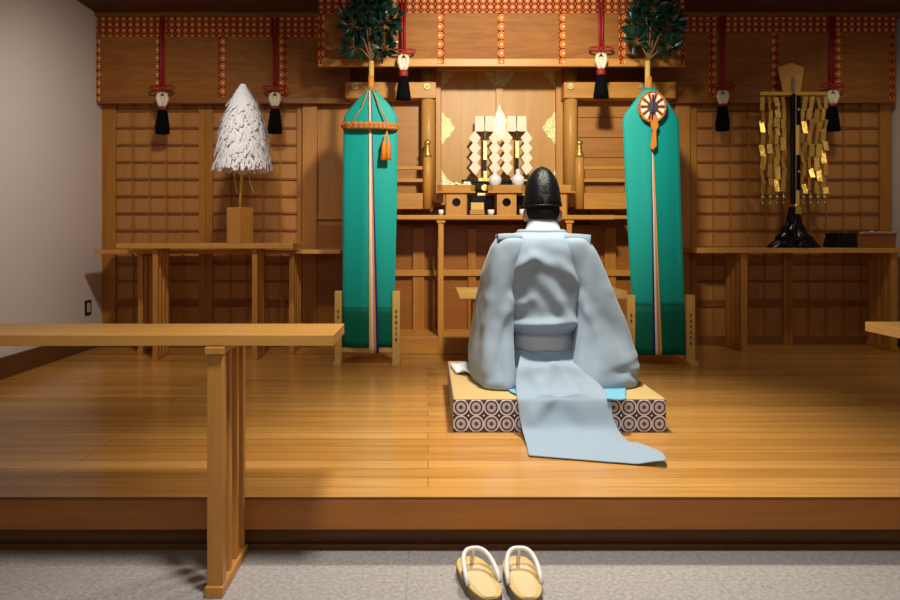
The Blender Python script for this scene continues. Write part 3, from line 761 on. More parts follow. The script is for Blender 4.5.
# ------------------------------------------------------------------ banner stands with sakaki
def glyphs(x, y, z0, n, step, s):
    g = G(); rr = random.Random(int(z0*1000)+n)
    for k in range(n):
        zc = z0-k*step
        for q in range(3):
            zz = zc+(q-1)*step*.2
            w = (.35+.3*rr.random())*s
            g.box(x-w, x+w, y-.0012, y, zz-.0016, zz+.0016)
        g.box(x-.0015+(rr.random()-.5)*s*.4, x+.0015+(rr.random()-.5)*s*.1, y-.0012, y, zc-step*.32, zc+step*.32)
    return g
def banner_stand(label, pxl, pxr, ybase, post_top, x_top, stripe_top, stripe_bot, outline, d, nl, nr, order, corner_y):
    s = d/F; zb = PLAT
    xc = X((pxl[0]+pxr[1])/2, d)
    t = thing('banner_stand', label, 'banner', (xc, d, zb))
    for (a, b2), n in ((pxl, nl), (pxr, nr)):
        p = link(G().box(X(a,d), X(b2,d), d-.02, d+.03, zb, Z(post_top,d)), 'post', W_PALE, t, bevel=.002)
        link(glyphs(X((a+b2)/2,d), d-.0202, Z(post_top+20,d), n, 5.6*s, .012), 'inscription', INK, p)
        link(G().box(X(a,d)-.001, X(b2,d)+.001, d-.08, d+.16, zb, zb+.025), 'foot', W_PALE, p, bevel=.002)
    link(G().box(X(pxl[1],d), X(pxr[0],d), d-.008+(.035 if x_top > 500 else 0), d+.018+(.035 if x_top > 500 else 0), Z(352,d), Z(347.5,d)), 'crossbar', W_PALEX, t, bevel=.002)
    link(G().box(X(pxl[1],d), X(pxr[0],d), d+.03, d+.05, Z(300,d), Z(295,d)), 'crossbar', W_PALEX, t, bevel=.002)
    # pole
    link(G().tube([(X(x_top,d), d+.03, Z(348,d)), (X(x_top,d), d+.03, Z(60,d))], .0165, 14), 'pole', W_PALE, t)
    # cloth: rows from top to hem, flowing slightly; upper part teal, hem fold dark green
    def cloth(rows, off=0.0, nx=18):
        g = G(); R = []
        for (py, xa, xb) in rows:
            row = []
            for i in range(nx+1):
                u = i/nx; px = xa+(xb-xa)*u
                wav = .008*math.sin(u*8+py*.006)+.003*math.sin(u*19+1+py*.008)
                amp = min(1, max(0, (py-100)/120))
                bulge = -.018*math.sin(math.pi*u)*min(1, (py-62)/40)
                row.append(Vector((X(px,d), d+wav*amp+bulge+off, Z(py,d))))
            R.append(row)
        return g.grid(R)
    rows = []
    def edge(py):
        for (y0,a0,b0),(y1,a1,b1) in zip(outline, outline[1:]):
            if y0 <= py <= y1:
                f = (py-y0)/(y1-y0); return a0+(a1-a0)*f, b0+(b1-b0)*f
        return outline[-1][1:]
    ys = []
    y = outline[0][0]
    while y < corner_y: ys.append(y); y += 3 if y < 122 else 8
    ys.append(corner_y)
    c = link(cloth([(y,)+edge(y) for y in ys]), 'banner_cloth', TEAL, t, solidify=.004, fix=False)
    ys2 = [corner_y-1+ (outline[-1][0]-corner_y+1)*k/6 for k in range(7)]
    link(cloth([(y,)+edge(y) for y in ys2], -.004), 'hem_fold', DKGREEN, c, solidify=.004, fix=False)
    # coloured selvedge stripes running down the front
    for k, (m, o, w) in enumerate(order):
        R = []
        for i in range(41):
            f = i/40; py = stripe_top[1]+(stripe_bot[1]-stripe_top[1])*f; px = stripe_top[0]+(stripe_bot[0]-stripe_top[0])*f
            sc = .25+.75*f
            a, b2 = edge(min(py, outline[-1][0]))
            r = []
            for q in (-.5,.5):
                xx = px+(o+q*w)*sc; u = (xx-a)/(b2-a)
                wav = .008*math.sin(u*8+py*.006)+.003*math.sin(u*19+1+py*.008); amp = min(1, max(0, (py-100)/120)); bulge = -.018*math.sin(math.pi*max(0,min(1,u)))*min(1, max(0,(py-62)/40))
                r.append(Vector((X(xx,d), d+wav*amp+bulge-.012, Z(py,d))))
            R.append(r)
        link(G().grid(R), 'stripe', m, c, solidify=.002, fix=False)
    return t
ORD_L = ((WHTST,-1.2,2.6),(PINKST,1.4,2.6),(YELST,-3.5,2.0),(BLUEST,3.9,2.4))
ORD_R = ((BLUEST,-3.6,2.4),(WHTST,-1.1,2.6),(PINKST,1.4,2.4),(YELST,3.7,2.2))
banner_stand('green silk banner on pale wooden stand, wearing brocade hoop and orange tassel', (335,342), (392.5,400), 364, 291, 371, (370.5,92), (374,353),
             [(90,366,376),(96,361,381),(104,354,389),(111,348,394),(118,343.5,397.5),(200,342.5,397),(300,342.5,394.5),(347,342.5,393)], 4.5, 2, 6, ORD_L, 308)
banner_stand('green silk banner on pale wooden stand, wearing the round mirror ornament', (626.5,634.5), (685.5,694), 363.5, 295, 649, (650.5,150), (656,354),
             [(88,645,654),(97,637.5,664),(114,624.5,676),(120,622.5,679),(200,626.5,681),(300,632,684),(354.5,636,685)], 4.5, 2, 6, ORD_R, 306)

def branch(label, px, py_base, blobs, d, seed):
    rr = random.Random(seed); s = d/F
    base = P(px, py_base, d)
    t = thing('sakaki_branch', label, 'branch', base)
    g = G(); lv = G()
    main = []
    for (bx, by, rad, cnt) in blobs:
        c = P(bx, by, d+(rr.random()-.5)*.06)
        mid = base.lerp(c, .5)+Vector((0,0,.02))
        g.tube([base, mid, c], [.006,.0045,.003], 6)
        for k in range(int(cnt*1.7)):
            # twigs fan outward from blob centre, leaves along outer shell
            v = Vector((rr.gauss(0,1), rr.gauss(0,.8), rr.gauss(0,1))).normalized()
            p = c+v*rad*.82*s*(.3+.7*rr.random())
            if k % 4 == 0: g.tube([c, c.lerp(p,.9)], [.0025,.0015], 5)
            dr = (v+Vector((0,-.25,.35))+Vector((rr.gauss(0,.35),rr.gauss(0,.35),rr.gauss(0,.35)))).normalized()
            ln = (.055+.03*rr.random()); wd = ln*.23
            sd = dr.cross(Vector((rr.gauss(0,1),rr.gauss(0,1)-1.2,rr.gauss(0,1)))).normalized()
            nrm = dr.cross(sd).normalized()
            q = lambda u, v2, n2: p+dr*(u*ln)+sd*(v2*wd)+nrm*(n2*ln)
            vs = [q(0,0,0), q(.3,.85,.05), q(.65,.8,.06), q(1,0,-.06), q(.65,-.8,.06), q(.3,-.85,.05), q(.35,0,0), q(.68,0,-.01)]
            lv.add(vs, [(0,1,6),(1,2,7,6),(2,3,7),(0,6,5),(6,7,4,5),(7,3,4)], True)
    g.tube([P(px,py_base+4,d+.02), base], .008, 8)
    link(g, 'twigs', TWIG, t)
    o = link(lv, 'leaves', LEAF, t, fix=False); o['kind'] = 'stuff'
    return t
branch('dark green evergreen branch above the banner with the brocade hoop', 371, 60,
       [(355,22,15,46),(370,10,18,60),(386,20,15,46),(370,28,13,30),(354,46,10,26),(384,47,10,26),(362,-4,14,30),(380,-6,14,30)], 4.53, 11)
branch('dark green evergreen branch above the banner with the round mirror', 648.5, 60,
       [(640,22,14,46),(652,8,18,60),(668,22,14,46),(652,26,12,30),(636,40,10,22),(669,47,10,26),(645,-6,14,30),(664,-4,14,30)], 4.53, 23)

# hoop ornament
d = 4.47; s = d/F
hp = thing('brocade_hoop', 'orange brocade hoop with cords and tassel hung around green banner', 'ornament', P(370,126,d))
ring = []
for k in range(36):
    a = 2*math.pi*k/36
    ring.append(P(370, 126.3, d)+Vector((25.2*s*math.cos(a), .05*math.sin(a)+.012, -.004*math.cos(a))))
link(G().tube(ring, 4.0*s, 10, closed=True), 'hoop', M_BROC_RING, hp)
g = G()
for xx in (353, 390): g.tube([P(370+(-2 if xx<370 else 2.5),90,d+.01), P((370+xx)/2,108,d-.015), P(xx-1.5,123,d-.03)], .0045, 6)
g.tube([P(371,91,4.525), P(371,84,4.525), P(371,76,4.525)], [.024,.0205,.0185], 10)
link(g, 'cord', ORANGEC, hp)
g = G()
for xx in (384,388.5):
    g.tube([P(387,131,d-.045), P(xx,141,d-.045), P(xx,143,d-.045), P(xx-.6,160,d-.045)], [.003,.006,.013,.02], 8)
link(g, 'tassel', ORANGE, hp)
# mirror ornament
mr = thing('mirror_ornament', 'round orange and white mirror ornament with ribbon on green banner', 'ornament', P(650.5,108,d))
cx, cz = X(650.5,d), Z(108,d)
dm = 4.43
g = G(); n = 48
g.add([(cx,dm,cz)]+[(cx+13.2*s*math.cos(2*math.pi*k/n), dm, cz+15*s*math.sin(2*math.pi*k/n)) for k in range(n)]
      +[(cx+13.2*s*math.cos(2*math.pi*k/n), dm+.03, cz+15*s*math.sin(2*math.pi*k/n)) for k in range(n)],
      [(0,k+1,(k+1)%n+1) for k in range(n)]+[(k+1,k+1+n,(k+1)%n+1+n,(k+1)%n+1) for k in range(n)])
link(g, 'disc', ORANGE, mr)
g = G()
for k in range(10):
    a = 2*math.pi*(k+.5)/10
    pts = [(cx+r*s*math.cos(a+o), cz+r*1.13*s*math.sin(a+o)) for r, o in ((6,-.09),(12,-.16),(12,.16),(6,.09))]
    g.prism(pts, dm-.005, dm)
link(g, 'rays', WHTST, mr)
g = G()
for k in range(10):
    a = 2*math.pi*k/10
    g.prism([(cx+r*s*math.cos(a+o), cz+r*1.13*s*math.sin(a+o)) for r, o in ((5,-.09),(11.5,-.05),(11.5,.05),(5,.09))], dm-.006, dm)
link(g, 'spokes', INK, mr)
link(G().prism([(cx+5.2*s*math.cos(k*math.pi/10), cz+5.6*s*math.sin(k*math.pi/10)) for k in range(20)], dm-.01, dm), 'mirror', SILVER, mr)
link(G().tube([(cx+13.2*s*math.cos(k*math.pi/20), dm-.001, cz+15*s*math.sin(k*math.pi/20)) for k in range(40)], .006, 8, closed=True), 'rim', M_BROC_RING, mr)
g = G().tube([(cx,dm-.008,cz+12*s),(cx,dm-.011,cz),(cx-1*s,dm-.008,cz-14*s)], .006, 6); link(g, 'cord', BLUEST, mr)
g = G().prism([(X(a,d), Z(b2,d)) for a, b2 in ((648.5,116),(653.5,117),(656,127),(653.5,132),(654,147),(650,151),(648,148),(650.5,132),(648.5,127))], dm-.012, dm-.002); link(g, 'ribbon', ORANGE, mr)
g = G().tube([P(649,77,4.525), P(649,84,4.525), P(649.3,90,4.51)], [.0185,.0205,.02], 10); link(g, 'neck_cord', ORANGEC, mr)

# ------------------------------------------------------------------ small offering table before the altar
d = 4.2
ot = thing('offering_table', 'small pale wooden table half hidden behind the kneeling person', 'table', (X(542,d), d+.15, PLAT))
link(G().prism([(X(457,d),Z(291,d)),(X(627.5,d),Z(291,d)),(X(627.5,d),Z(299,d)),(X(460,d),Z(299,d))], d, d+.3), 'table_top', W_PALEX, ot, bevel=.003)
for c in (475.5, 610):
    for yy in (d+.03, d+.24): link(G().box(X(c-2.2,d), X(c+2.2,d), yy, yy+.03, PLAT, Z(299,d)), 'leg', W_TABZ, ot, bevel=.002)
link(G().box(X(473.5,d), X(612,d), d+.035, d+.055, Z(309,d), Z(303,d)), 'apron', W_TAB, ot)

# ------------------------------------------------------------------ cushion
CT = PLAT+CUSH_H
cu = thing('tatami_cushion', 'thick square tatami cushion with dark patterned brocade sides', 'cushion', (X(453.3,2.951), 2.951, PLAT))
x0, x1c, y0, y1c = X(453.3,2.951), X(666.5,2.951), 2.951, 3.834
link(G().box(x0, x1c, y0, y1c, PLAT, CT-.003), 'brocade_side', M_BROC_CUSH, cu, bevel=.005)
link(G().box(x0+.002, x1c-.002, y0+.002, y1c-.002, CT-.006, CT), 'tatami_top', TATAMI, cu, bevel=.003)

# ------------------------------------------------------------------ person
DP = 3.3
pr = thing('person', 'person kneeling with back turned, in pale blue robe and black hat', 'person', (X(545,3.45), 3.45, CT))
cx = X(545, DP)
# body (one continuous figure under the clothes)
hx = X(543.3, 3.5); hy = 3.53; hz = 1.10
g = G()
g.ellipsoid((hx, hy, hz+.02), .078, .098, .115, 20, 14)          # cranium
g.ellipsoid((hx, hy+.035, hz-.04), .06, .066, .06, 16, 10)      # jaw
g.ellipsoid((hx, hy+.103, hz-.018), .013, .02, .022, 10, 8)      # nose
g.ellipsoid((hx, hy+.09, hz-.058), .024, .012, .010, 10, 8)      # lips
for sg in (-1,1): g.ellipsoid((hx+sg*.083, hy-.005, hz-.008), .016, .02, .034, 10, 8)
g.tube([(hx, hy-.01, hz-.03), (hx, hy-.025, hz-.1), (cx, 3.49, .94)], [.056,.054,.075], 16)
rs = []
for z, w, dp, cy in ((.36,.15,.12,3.36),(.45,.115,.10,3.40),(.56,.11,.09,3.42),(.7,.13,.10,3.45),(.82,.18,.115,3.47),(.92,.185,.1,3.48),(.97,.1,.075,3.49)):
    rs.append([Vector((cx+w*math.cos(2*math.pi*j/24), cy+dp*math.sin(2*math.pi*j/24), z)) for j in range(24)])
g.rings(rs)
for sg in (-1,1):
    sx = cx+sg*.185
    g.tube([(sx-sg*.03,3.48,.925),(sx+sg*.025,3.5,.78),(sx+sg*.02,3.54,.64),(cx+sg*.14,3.66,.6),(cx+sg*.055,3.79,.62)], [.05,.045,.04,.034,.026], 12)
    # palm and fingers
    px_, py_, pz_ = cx+sg*.045, 3.82, .625
    g.ellipsoid((px_, py_, pz_), .02, .04, .04, 10, 8)
    for k, (ln, dz) in enumerate(((.062,.03),(.07,.01),(.065,-.01),(.052,-.028))):
        g.tube([(px_, py_+.025, pz_+dz), (px_-sg*.006, py_+.025+ln*.55, pz_+dz), (px_-sg*.028, py_+.025+ln*.8, pz_+dz-.003)], [.0095,.009,.0075], 8)
    g.tube([(px_, py_-.015, pz_+.03), (px_-sg*.012, py_+.012, pz_+.055), (px_-sg*.02, py_+.04, pz_+.06)], [.011,.0105,.0085], 8)
    # folded legs
    g.tube([(cx+sg*.09,3.36,.42),(cx+sg*.14,3.58,.42),(cx+sg*.17,3.76,.39)], [.085,.075,.06], 14)
    g.tube([(cx+sg*.17,3.76,.375),(cx+sg*.12,3.5,.365),(cx+sg*.08,3.22,.357),(cx+sg*.07,3.12,.35)], [.05,.045,.036,.025], 12)
body = link(g, 'body', SKIN, pr, label='skin of head, neck, hands and body')
md = body.modifiers.new('merge', 'REMESH'); md.mode = 'VOXEL'; md.voxel_size = .006; md.use_smooth_shade = True
md = body.modifiers.new('soft', 'SMOOTH'); md.factor = .5; md.iterations = 3
g = G()
for sg in (-1,1): g.ellipsoid((hx+sg*.031, hy+.094, hz+.012), .012, .006, .0045, 10, 6)
link(g, 'eyes', INK, body)
g = G()
for sg in (-1,1): g.tube([(hx+sg*.016, hy+.104, hz+.026), (hx+sg*.034, hy+.1, hz+.031), (hx+sg*.05, hy+.085, hz+.026)], [.0025,.004,.002], 6)
link(g, 'eyebrows', HAIR, body)
# hair below the hat
g = G(); rs = []
for z, w, dp in ((1.062,.06,.072),(1.072,.073,.09),(1.10,.082,.1),(1.125,.083,.099),(1.15,.08,.092),(1.19,.075,.09)):
    rs.append([Vector((hx+w*math.cos(a), hy-.006+dp*math.sin(a)*(1 if math.sin(a) < 0 else .55), z-(0.0 if math.sin(a) < 0 else -.012))) for a in [2*math.pi*j/28 for j in range(28)]])
link(g.rings(rs), 'hair', HAIR, pr)
# hat
g = G(); rs = []
n = 40
for py, hw, hd in ((206,17.8,24),(204.5,18.3,25),(200,18.4,25),(194,17.9,24.5),(187,16.8,23),(180,14.9,21),(174.5,11.9,17.5),(170,8.4,13),(167.3,5,8),(165.6,1.2,2)):
    r = []
    for j in range(n):
        a = 2*math.pi*j/n; s_ = 3.5/F
        ca, sa = math.cos(a), math.sin(a)
        # soft crease down the back
        cr = 1-.05*math.exp(-((a-1.5*math.pi)/.16)**2)
        tilt = (211-py)*s_*.10
        r.append(Vector((hx+hw*s_*ca*cr+ (0.002 if ca>0 else 0), hy+tilt+hd*s_*.86*sa*cr, Z(py,3.5)+ (-.006 if sa < 0 else .01)*(1 if py > 203 else 0))))
    rs.append(r)
hat = link(g.rings(rs), 'hat', HAT, pr)
g = G()
r = [Vector((hx+18.9*3.5/F*math.cos(2*math.pi*j/n), hy+25.2*3.5/F*.86*math.sin(2*math.pi*j/n), Z(204.5,3.5)+(-.006 if math.sin(2*math.pi*j/n) < 0 else .01))) for j in range(n)]
link(G().tube(r, .004, 6, closed=True), 'hat_band', HAT, hat)

# folds described as ridge lines (photo units on the back plane)
def seg_ridge(px, py, folds, k=1.35):
    h = 0
    for (ax, ay, bx, by, w, amp) in folds:
        dx, dy = bx-ax, by-ay; L2 = dx*dx+dy*dy
        t = max(0, min(1, ((px-ax)*dx+(py-ay)*dy)/L2))
        qx, qy = ax+dx*t, ay+dy*t
        dist2 = (px-qx)**2+(py-qy)**2
        h += amp*math.exp(-dist2/(w*w))*(.55+.45*math.sin(math.pi*min(1,max(0,t))))
    return h*k
def to_px(v): return (VX+v.x*F/v.y, VY-(v.z-CZ)*F/v.y)
def loft_cloth(secs, nang, nrow, folds, name, mat, parent, ex=2.4, ex1=None, skew=0, nz=.004, cap=True, phase=0, flutes=0, flamp=0):
    """secs: (z, cx, cy, half width, half depth) from top to bottom; smooth interpolation"""
    def interp(t):
        f = t*(len(secs)-1); i = min(int(f), len(secs)-2); u = f-i
        p0 = secs[max(i-1,0)]; p1 = secs[i]; p2 = secs[i+1]; p3 = secs[min(i+2,len(secs)-1)]
        return [.5*((2*b)+(-a+c)*u+(2*a-5*b+4*c-d_)*u*u+(-a+3*b-3*c+d_)*u**3) for a,b,c,d_ in zip(p0,p1,p2,p3)]
    rows = []
    for i in range(nrow+1):
        t = i/nrow; z, x_, y_, hw, hd = interp(t)
        row = []
        for j in range(nang):
            a = 2*math.pi*j/nang; ca, sa = math.cos(a), math.sin(a)
            e_ = ex+((ex1 or ex)-ex)*t; sx = math.copysign(abs(ca)**(2/e_), ca); sy = math.copysign(abs(sa)**(2/e_), sa)
            p = Vector((x_+hw*sx, y_+hd*sy+skew*t*hw*sx, z))
            nrm = Vector((ca/max(hw,.03), sa/max(hd,.03), 0)).normalized()
            h = nz*noise.noise(p*9+Vector((phase,0,0)))+.6*nz*noise.noise(p*22)
            if flutes: h += flamp*t*math.sin(flutes*a+phase)
            if nrm.y < .3:
                qx, qy = to_px(p); h += seg_ridge(qx, qy, folds)*max(0, min(1, .5-nrm.y))
            row.append(p+nrm*h)
        rows.append(row)
    g = G().rings(rows, cap=cap)
    return link(g, name, mat, parent, subsurf=1)

zz = lambda py: Z(py, DP)
XX = lambda px: X(px, DP)
# torso of the robe
tf = [(516,270,534,256,4.5,.018),(534,256,549,266,4.5,.016),(549,266,560,300,6,.008),(561,264,577,284,5,.017),(577,284,571,318,4.5,.012),
      (544,282,571,325,5,.013),(517,306,531,299,4,.014),(531,299,552,326,5,.012),(514,324,577,323,4,.016),(526,330,570,318,5,.006),
      (520,290,545,318,5,-.010),(552,275,562,292,4,-.012),(524,276,544,300,5,-.007),(543,240,543,258,6,-.005),(505,262,512,300,5,.010)]
robe = loft_cloth([(zz(230.5),X(542,3.47),3.50,.085,.075),(zz(232),X(542,3.47),3.49,.112,.095),(zz(235),cx,3.475,.16,.12),(zz(239),cx,3.455,.205,.14),(zz(250),cx,3.44,.222,.155),
                   (zz(270),cx,3.43,.21,.165),(zz(295),cx,3.42,.185,.165),(zz(315),cx,3.41,.172,.165),(zz(325),cx,3.40,.168,.165),(zz(330),cx,3.40,.158,.15),(zz(334),cx,3.40,.145,.13)],
                  72, 54, tf, 'robe', ROBE, pr, ex=2.5, nz=.006)
# belt
rs = []
for py, w, dp in ((331.5,.142,.128),(333,.148,.134),(341,.1475,.136),(349,.149,.14),(353,.146,.138)):
    rs.append([Vector((cx+.003+w*math.copysign(abs(math.cos(a))**.85,math.cos(a)), 3.40+dp*math.copysign(abs(math.sin(a))**.85,math.sin(a)), zz(py)+.002*math.sin(a*7))) for a in [2*math.pi*j/56 for j in range(56)]])
g = G().rings(rs); belt = link(g, 'belt', BELT, pr, subsurf=1)
# skirt seat below belt, spread on the cushion
sf = [(518,372,560,362,5,.010),(520,382,575,372,5,.012),(560,360,578,376,5,.010),(515,364,535,372,4,-.006)]
loft_cloth([(zz(350),cx,3.40,.146,.136),(zz(356),cx,3.40,.15,.145),(.42,cx,3.39,.155,.17),(.38,cx,3.38,.165,.19),(.345,cx,3.38,.175,.21),(CT+.004,cx,3.39,.18,.22)],
           64, 24, sf, 'robe_skirt', ROBE, pr, ex=2.3, nz=.008)
# sleeves
lf = [(509,296,519,388,3,.014),(498,246,490,300,5,.010),(490,300,479,370,6,.012),(505,262,499,310,5,.010),(509,300,497,330,4,.014),(497,330,488,372,5,.014),(508,312,514,382,4,.010),(500,345,503,378,5,-.012),(484,330,478,372,4,-.008),(492,385,506,378,4,.008)]
rf = [(582,294,574,390,3,.014),(641,362,622,382,4,.01),(626,372,636,376,3,-.02),(596,252,610,290,5,.011),(610,290,632,350,5,.013),(585,300,598,330,4,.014),(598,330,614,366,5,.016),(588,312,580,384,4,.012),(590,345,592,378,6,-.016),(604,315,622,350,5,-.010),(626,366,638,352,4,.012),(620,378,632,362,4,-.012),(588,268,592,296,4,.008)]
def sleeve(name, spec, folds, ph, sk):
    secs = []
    for py, xi, xo, yc, hd in spec:
        a, b2 = XX(xi), XX(xo)
        dl = max(0, min(1, (py-250)/55))*.13; secs.append((zz(py), (a+b2)/2, yc+dl, abs(b2-a)/2, hd+dl))
    # bottom rests on cushion
    return loft_cloth(secs, 56, 46, folds, name, ROBE, pr, ex=2.2, ex1=3.6, skew=sk, nz=.003, phase=ph, flutes=6, flamp=.006)
sleeve('sleeve', [(236.5,528,501,3.44,.08),(240,530,497.5,3.43,.12),(250,530,492,3.425,.135),(270,524,486,3.42,.142),(290,517,482.5,3.41,.15),(310,513,479.5,3.405,.165),(330,512,476.5,3.40,.185),(350,512,473.5,3.375,.215),(368,513,471.5,3.35,.23),(380,514,473,3.335,.235),(381.6,508,478,3.345,.20)], lf, 0.0, -.5)
sleeve('sleeve', [(236.5,562,589.5,3.44,.08),(240,560,593.5,3.43,.12),(250,560,600,3.425,.135),(270,565,608,3.42,.142),(290,572,617,3.41,.15),(310,574,625.5,3.405,.165),(330,572,633.5,3.40,.185),(350,569,639,3.375,.215),(366,566,642,3.35,.23),(380,565,640,3.335,.235),(381.6,570,634,3.345,.20)], rf, 2.0, .4)
# skirt spread over the lap and knees
def lap(x0_, x1_, yy, zt_, n=32):
    r = []
    for j in range(n):
        a = 2*math.pi*j/n; ca, sa = math.cos(a), math.sin(a)
        r.append(Vector(((x0_+x1_)/2+(x1_-x0_)/2*math.copysign(abs(ca)**.6, ca), yy, (CT+.004+zt_)/2+(zt_-CT-.004)/2*math.copysign(abs(sa)**.6, sa)+.004*math.sin(a*7))))
    return r
link(G().rings([lap(cx-.17,cx+.17,3.36,.46), lap(cx-.2,cx+.2,3.46,.505), lap(cx-.22,cx+.22,3.6,.50), lap(cx-.235,cx+.235,3.74,.475), lap(cx-.23,cx+.23,3.80,.44), lap(cx-.2,cx+.2,3.824,.38)]), 'lap_skirt', HAKAMA, pr)
# stiff shoulder flanges
def flange(pts, nm):
    g = G(); R = []
    for (ax, ay, bx, by) in pts:
        R.append([P(ax, ay, 3.345), P((ax+bx)/2, (ay+by)/2-.5, 3.335), P(bx, by, 3.33)])
    rows2 = []
    for r in R:
        rows2.append([v for v in r]+[v+Vector((0,.16,-.006)) for v in reversed(r)])
    return link(g.rings([list(x) for x in rows2]), nm, ROBE, pr, bevel=.003)
flange([(521,233.5,524,238.5),(512,233.2,512,238.8),(504,233.4,502,239.6),(498.3,233.8,498.2,240.2)], 'shoulder_flap')
flange([(566,233.5,563,238.5),(575,233.6,575.5,240.5),(583,234.2,584,243),(591.2,234.8,590.3,246.5)], 'shoulder_flap')
# collars
rs = []
for py, w, dp, yc in ((234,.092,.082,3.50),(229,.082,.076,3.50),(223,.072,.07,3.505),(218.5,.064,.066,3.51)):
    rs.append([Vector((X(543.5,3.48)+w*math.cos(a), yc+dp*math.sin(a), Z(py,3.48)-(.02*max(0,math.sin(a))))) for a in [2*math.pi*j/40 for j in range(40)]])
link(G().rings(rs, cap=False), 'white_collar', WHITECL, pr, solidify=.006, label='white inner collar')
r = [Vector((X(542,3.47)+.108*math.cos(2*math.pi*j/40), 3.495+.092*math.sin(2*math.pi*j/40), Z(232,3.42)-.02*max(0,math.sin(2*math.pi*j/40)))) for j in range(40)]
link(G().tube(r, .013, 8, closed=True), 'robe_collar', ROBE, pr)
# long train falling over the cushion edge on to the floor
rowsLR = [((522,349,3.31),(574,349,3.31)),((520,356,3.255),(576,356,3.255)),((518.5,363,3.205),(578,362,3.205)),((517,371,3.15),(581,369,3.15)),((515.5,383,3.09),(595,380,3.09)),((516,391,3.03),(604,389,3.03)),((516.5,397.6,2.945),(610,397.2,2.945)),
          ((517.5,403,2.922),(611.5,403,2.922)),((519.5,418,2.895),(613,416,2.898)),((522,430,2.86),(617,427,2.875)),((524.5,438.5,2.80),(623.5,436.5,2.83)),
          ((526.5,446,2.73),(634,446,2.735)),((527.5,451,2.67),(648,453,2.655)),((528.2,454.5,2.635),(664,459.5,2.575)),((528.7,456.5,2.62),(666,466.8,2.495))]
def cr_pts(pts, n):
    out = []
    for i in range(len(pts)-1):
        p0 = pts[max(i-1,0)]; p1 = pts[i]; p2 = pts[i+1]; p3 = pts[min(i+2,len(pts)-1)]
        for k in range(n):
            u = k/n; out.append(.5*((2*p1)+(-p0+p2)*u+(2*p0-5*p1+4*p2-p3)*u*u+(-p0+3*p1-3*p2+p3)*u**3))
    out.append(pts[-1]); return out
LA = cr_pts([P(*a) for a, b2 in rowsLR], 3); RA = cr_pts([P(*b2) for a, b2 in rowsLR], 3)
trf = [(524,372,552,367,4.5,.02),(552,367,578,371,4.5,.018),(526,361,575,359,5,-.016),(530,372,548,400,6,.012),(548,400,530,420,7,.010),(556,365,575,392,6,.014),(575,392,595,440,9,.010),(545,385,552,370,5,.012),(524,395,540,440,7,.008),(560,405,570,440,9,-.008),(600,440,655,460,6,.010)]
rows = []
nc = 26
for i, (a, b2) in enumerate(zip(LA, RA)):
    row = []
    f = i/(len(LA)-1)
    for j in range(nc+1):
        u = j/nc; p = a.lerp(b2, u)
        if f < .42: p.y -= .03*math.sin(math.pi*u)*min(1,f/.15)
        px, py = to_px(p); h = max(-.016, seg_ridge(px, py, trf))+.004*noise.noise(p*12)
        if f > .8: h += .022*max(0, (u-.8)/.2)*f
        if py < 398: p = p+Vector((0,-.6*h,.7*h))
        elif py < 432: p = p+Vector((0,-h,0))
        else: p = p+Vector((0,0,max(h,0)))
        if p.z < PLAT+.006: p.z = PLAT+.006
        if p.z < CT+.004 and p.y > 2.938: p.y = 2.938 if p.z < CT-.012 else p.y
        if p.y > 2.938 and p.z < CT+.009: p.z = CT+.009
        row.append(p)
    rows.append(row)
link(G().grid(rows), 'train', ROBE, pr, solidify=.006, subsurf=1, fix=False)
# turquoise under-garment corners on the cushion
g = G()
def sheet(quad, n=10, bump=.008, seed=0):
    a, b2, c, d_ = [Vector(q) for q in quad]; R = []
    for i in range(n+1):
        v = i/n; l = a.lerp(d_, v); r = b2.lerp(c, v); row = []
        for j in range(n+1):
            p = l.lerp(r, j/n); p.z += bump*abs(noise.noise(p*14+Vector((seed,0,0))))
            p.z = max(p.z, CT+.004); row.append(p)
        R.append(row)
    return R
def onc(px, py): return P(px, py, (CZ-CT-.005)*F/(py-VY))
g.grid(sheet((onc(600,380), onc(626,388), onc(626,400), onc(607,400)), 10, .012, 1))
link(g, 'turquoise_skirt', HAKAMA, pr, solidify=.005, label='turquoise cloth of the under-skirt', fix=False); g = G()
g.grid(sheet((onc(500,378), onc(522,384), onc(521,397), onc(510,392)), 8, .010, 4))
link(g, 'turquoise_skirt', HAKAMA, pr, solidify=.005, label='turquoise cloth of the under-skirt', fix=False)
g = G(); g.grid(sheet((onc(450.5,366), onc(484,361.5), onc(484,378), onc(456,373.5)), 10, .03, 7))
link(g, 'white_hem', WHITECL, pr, solidify=.006, label='pale hem of under-robe', fix=False)

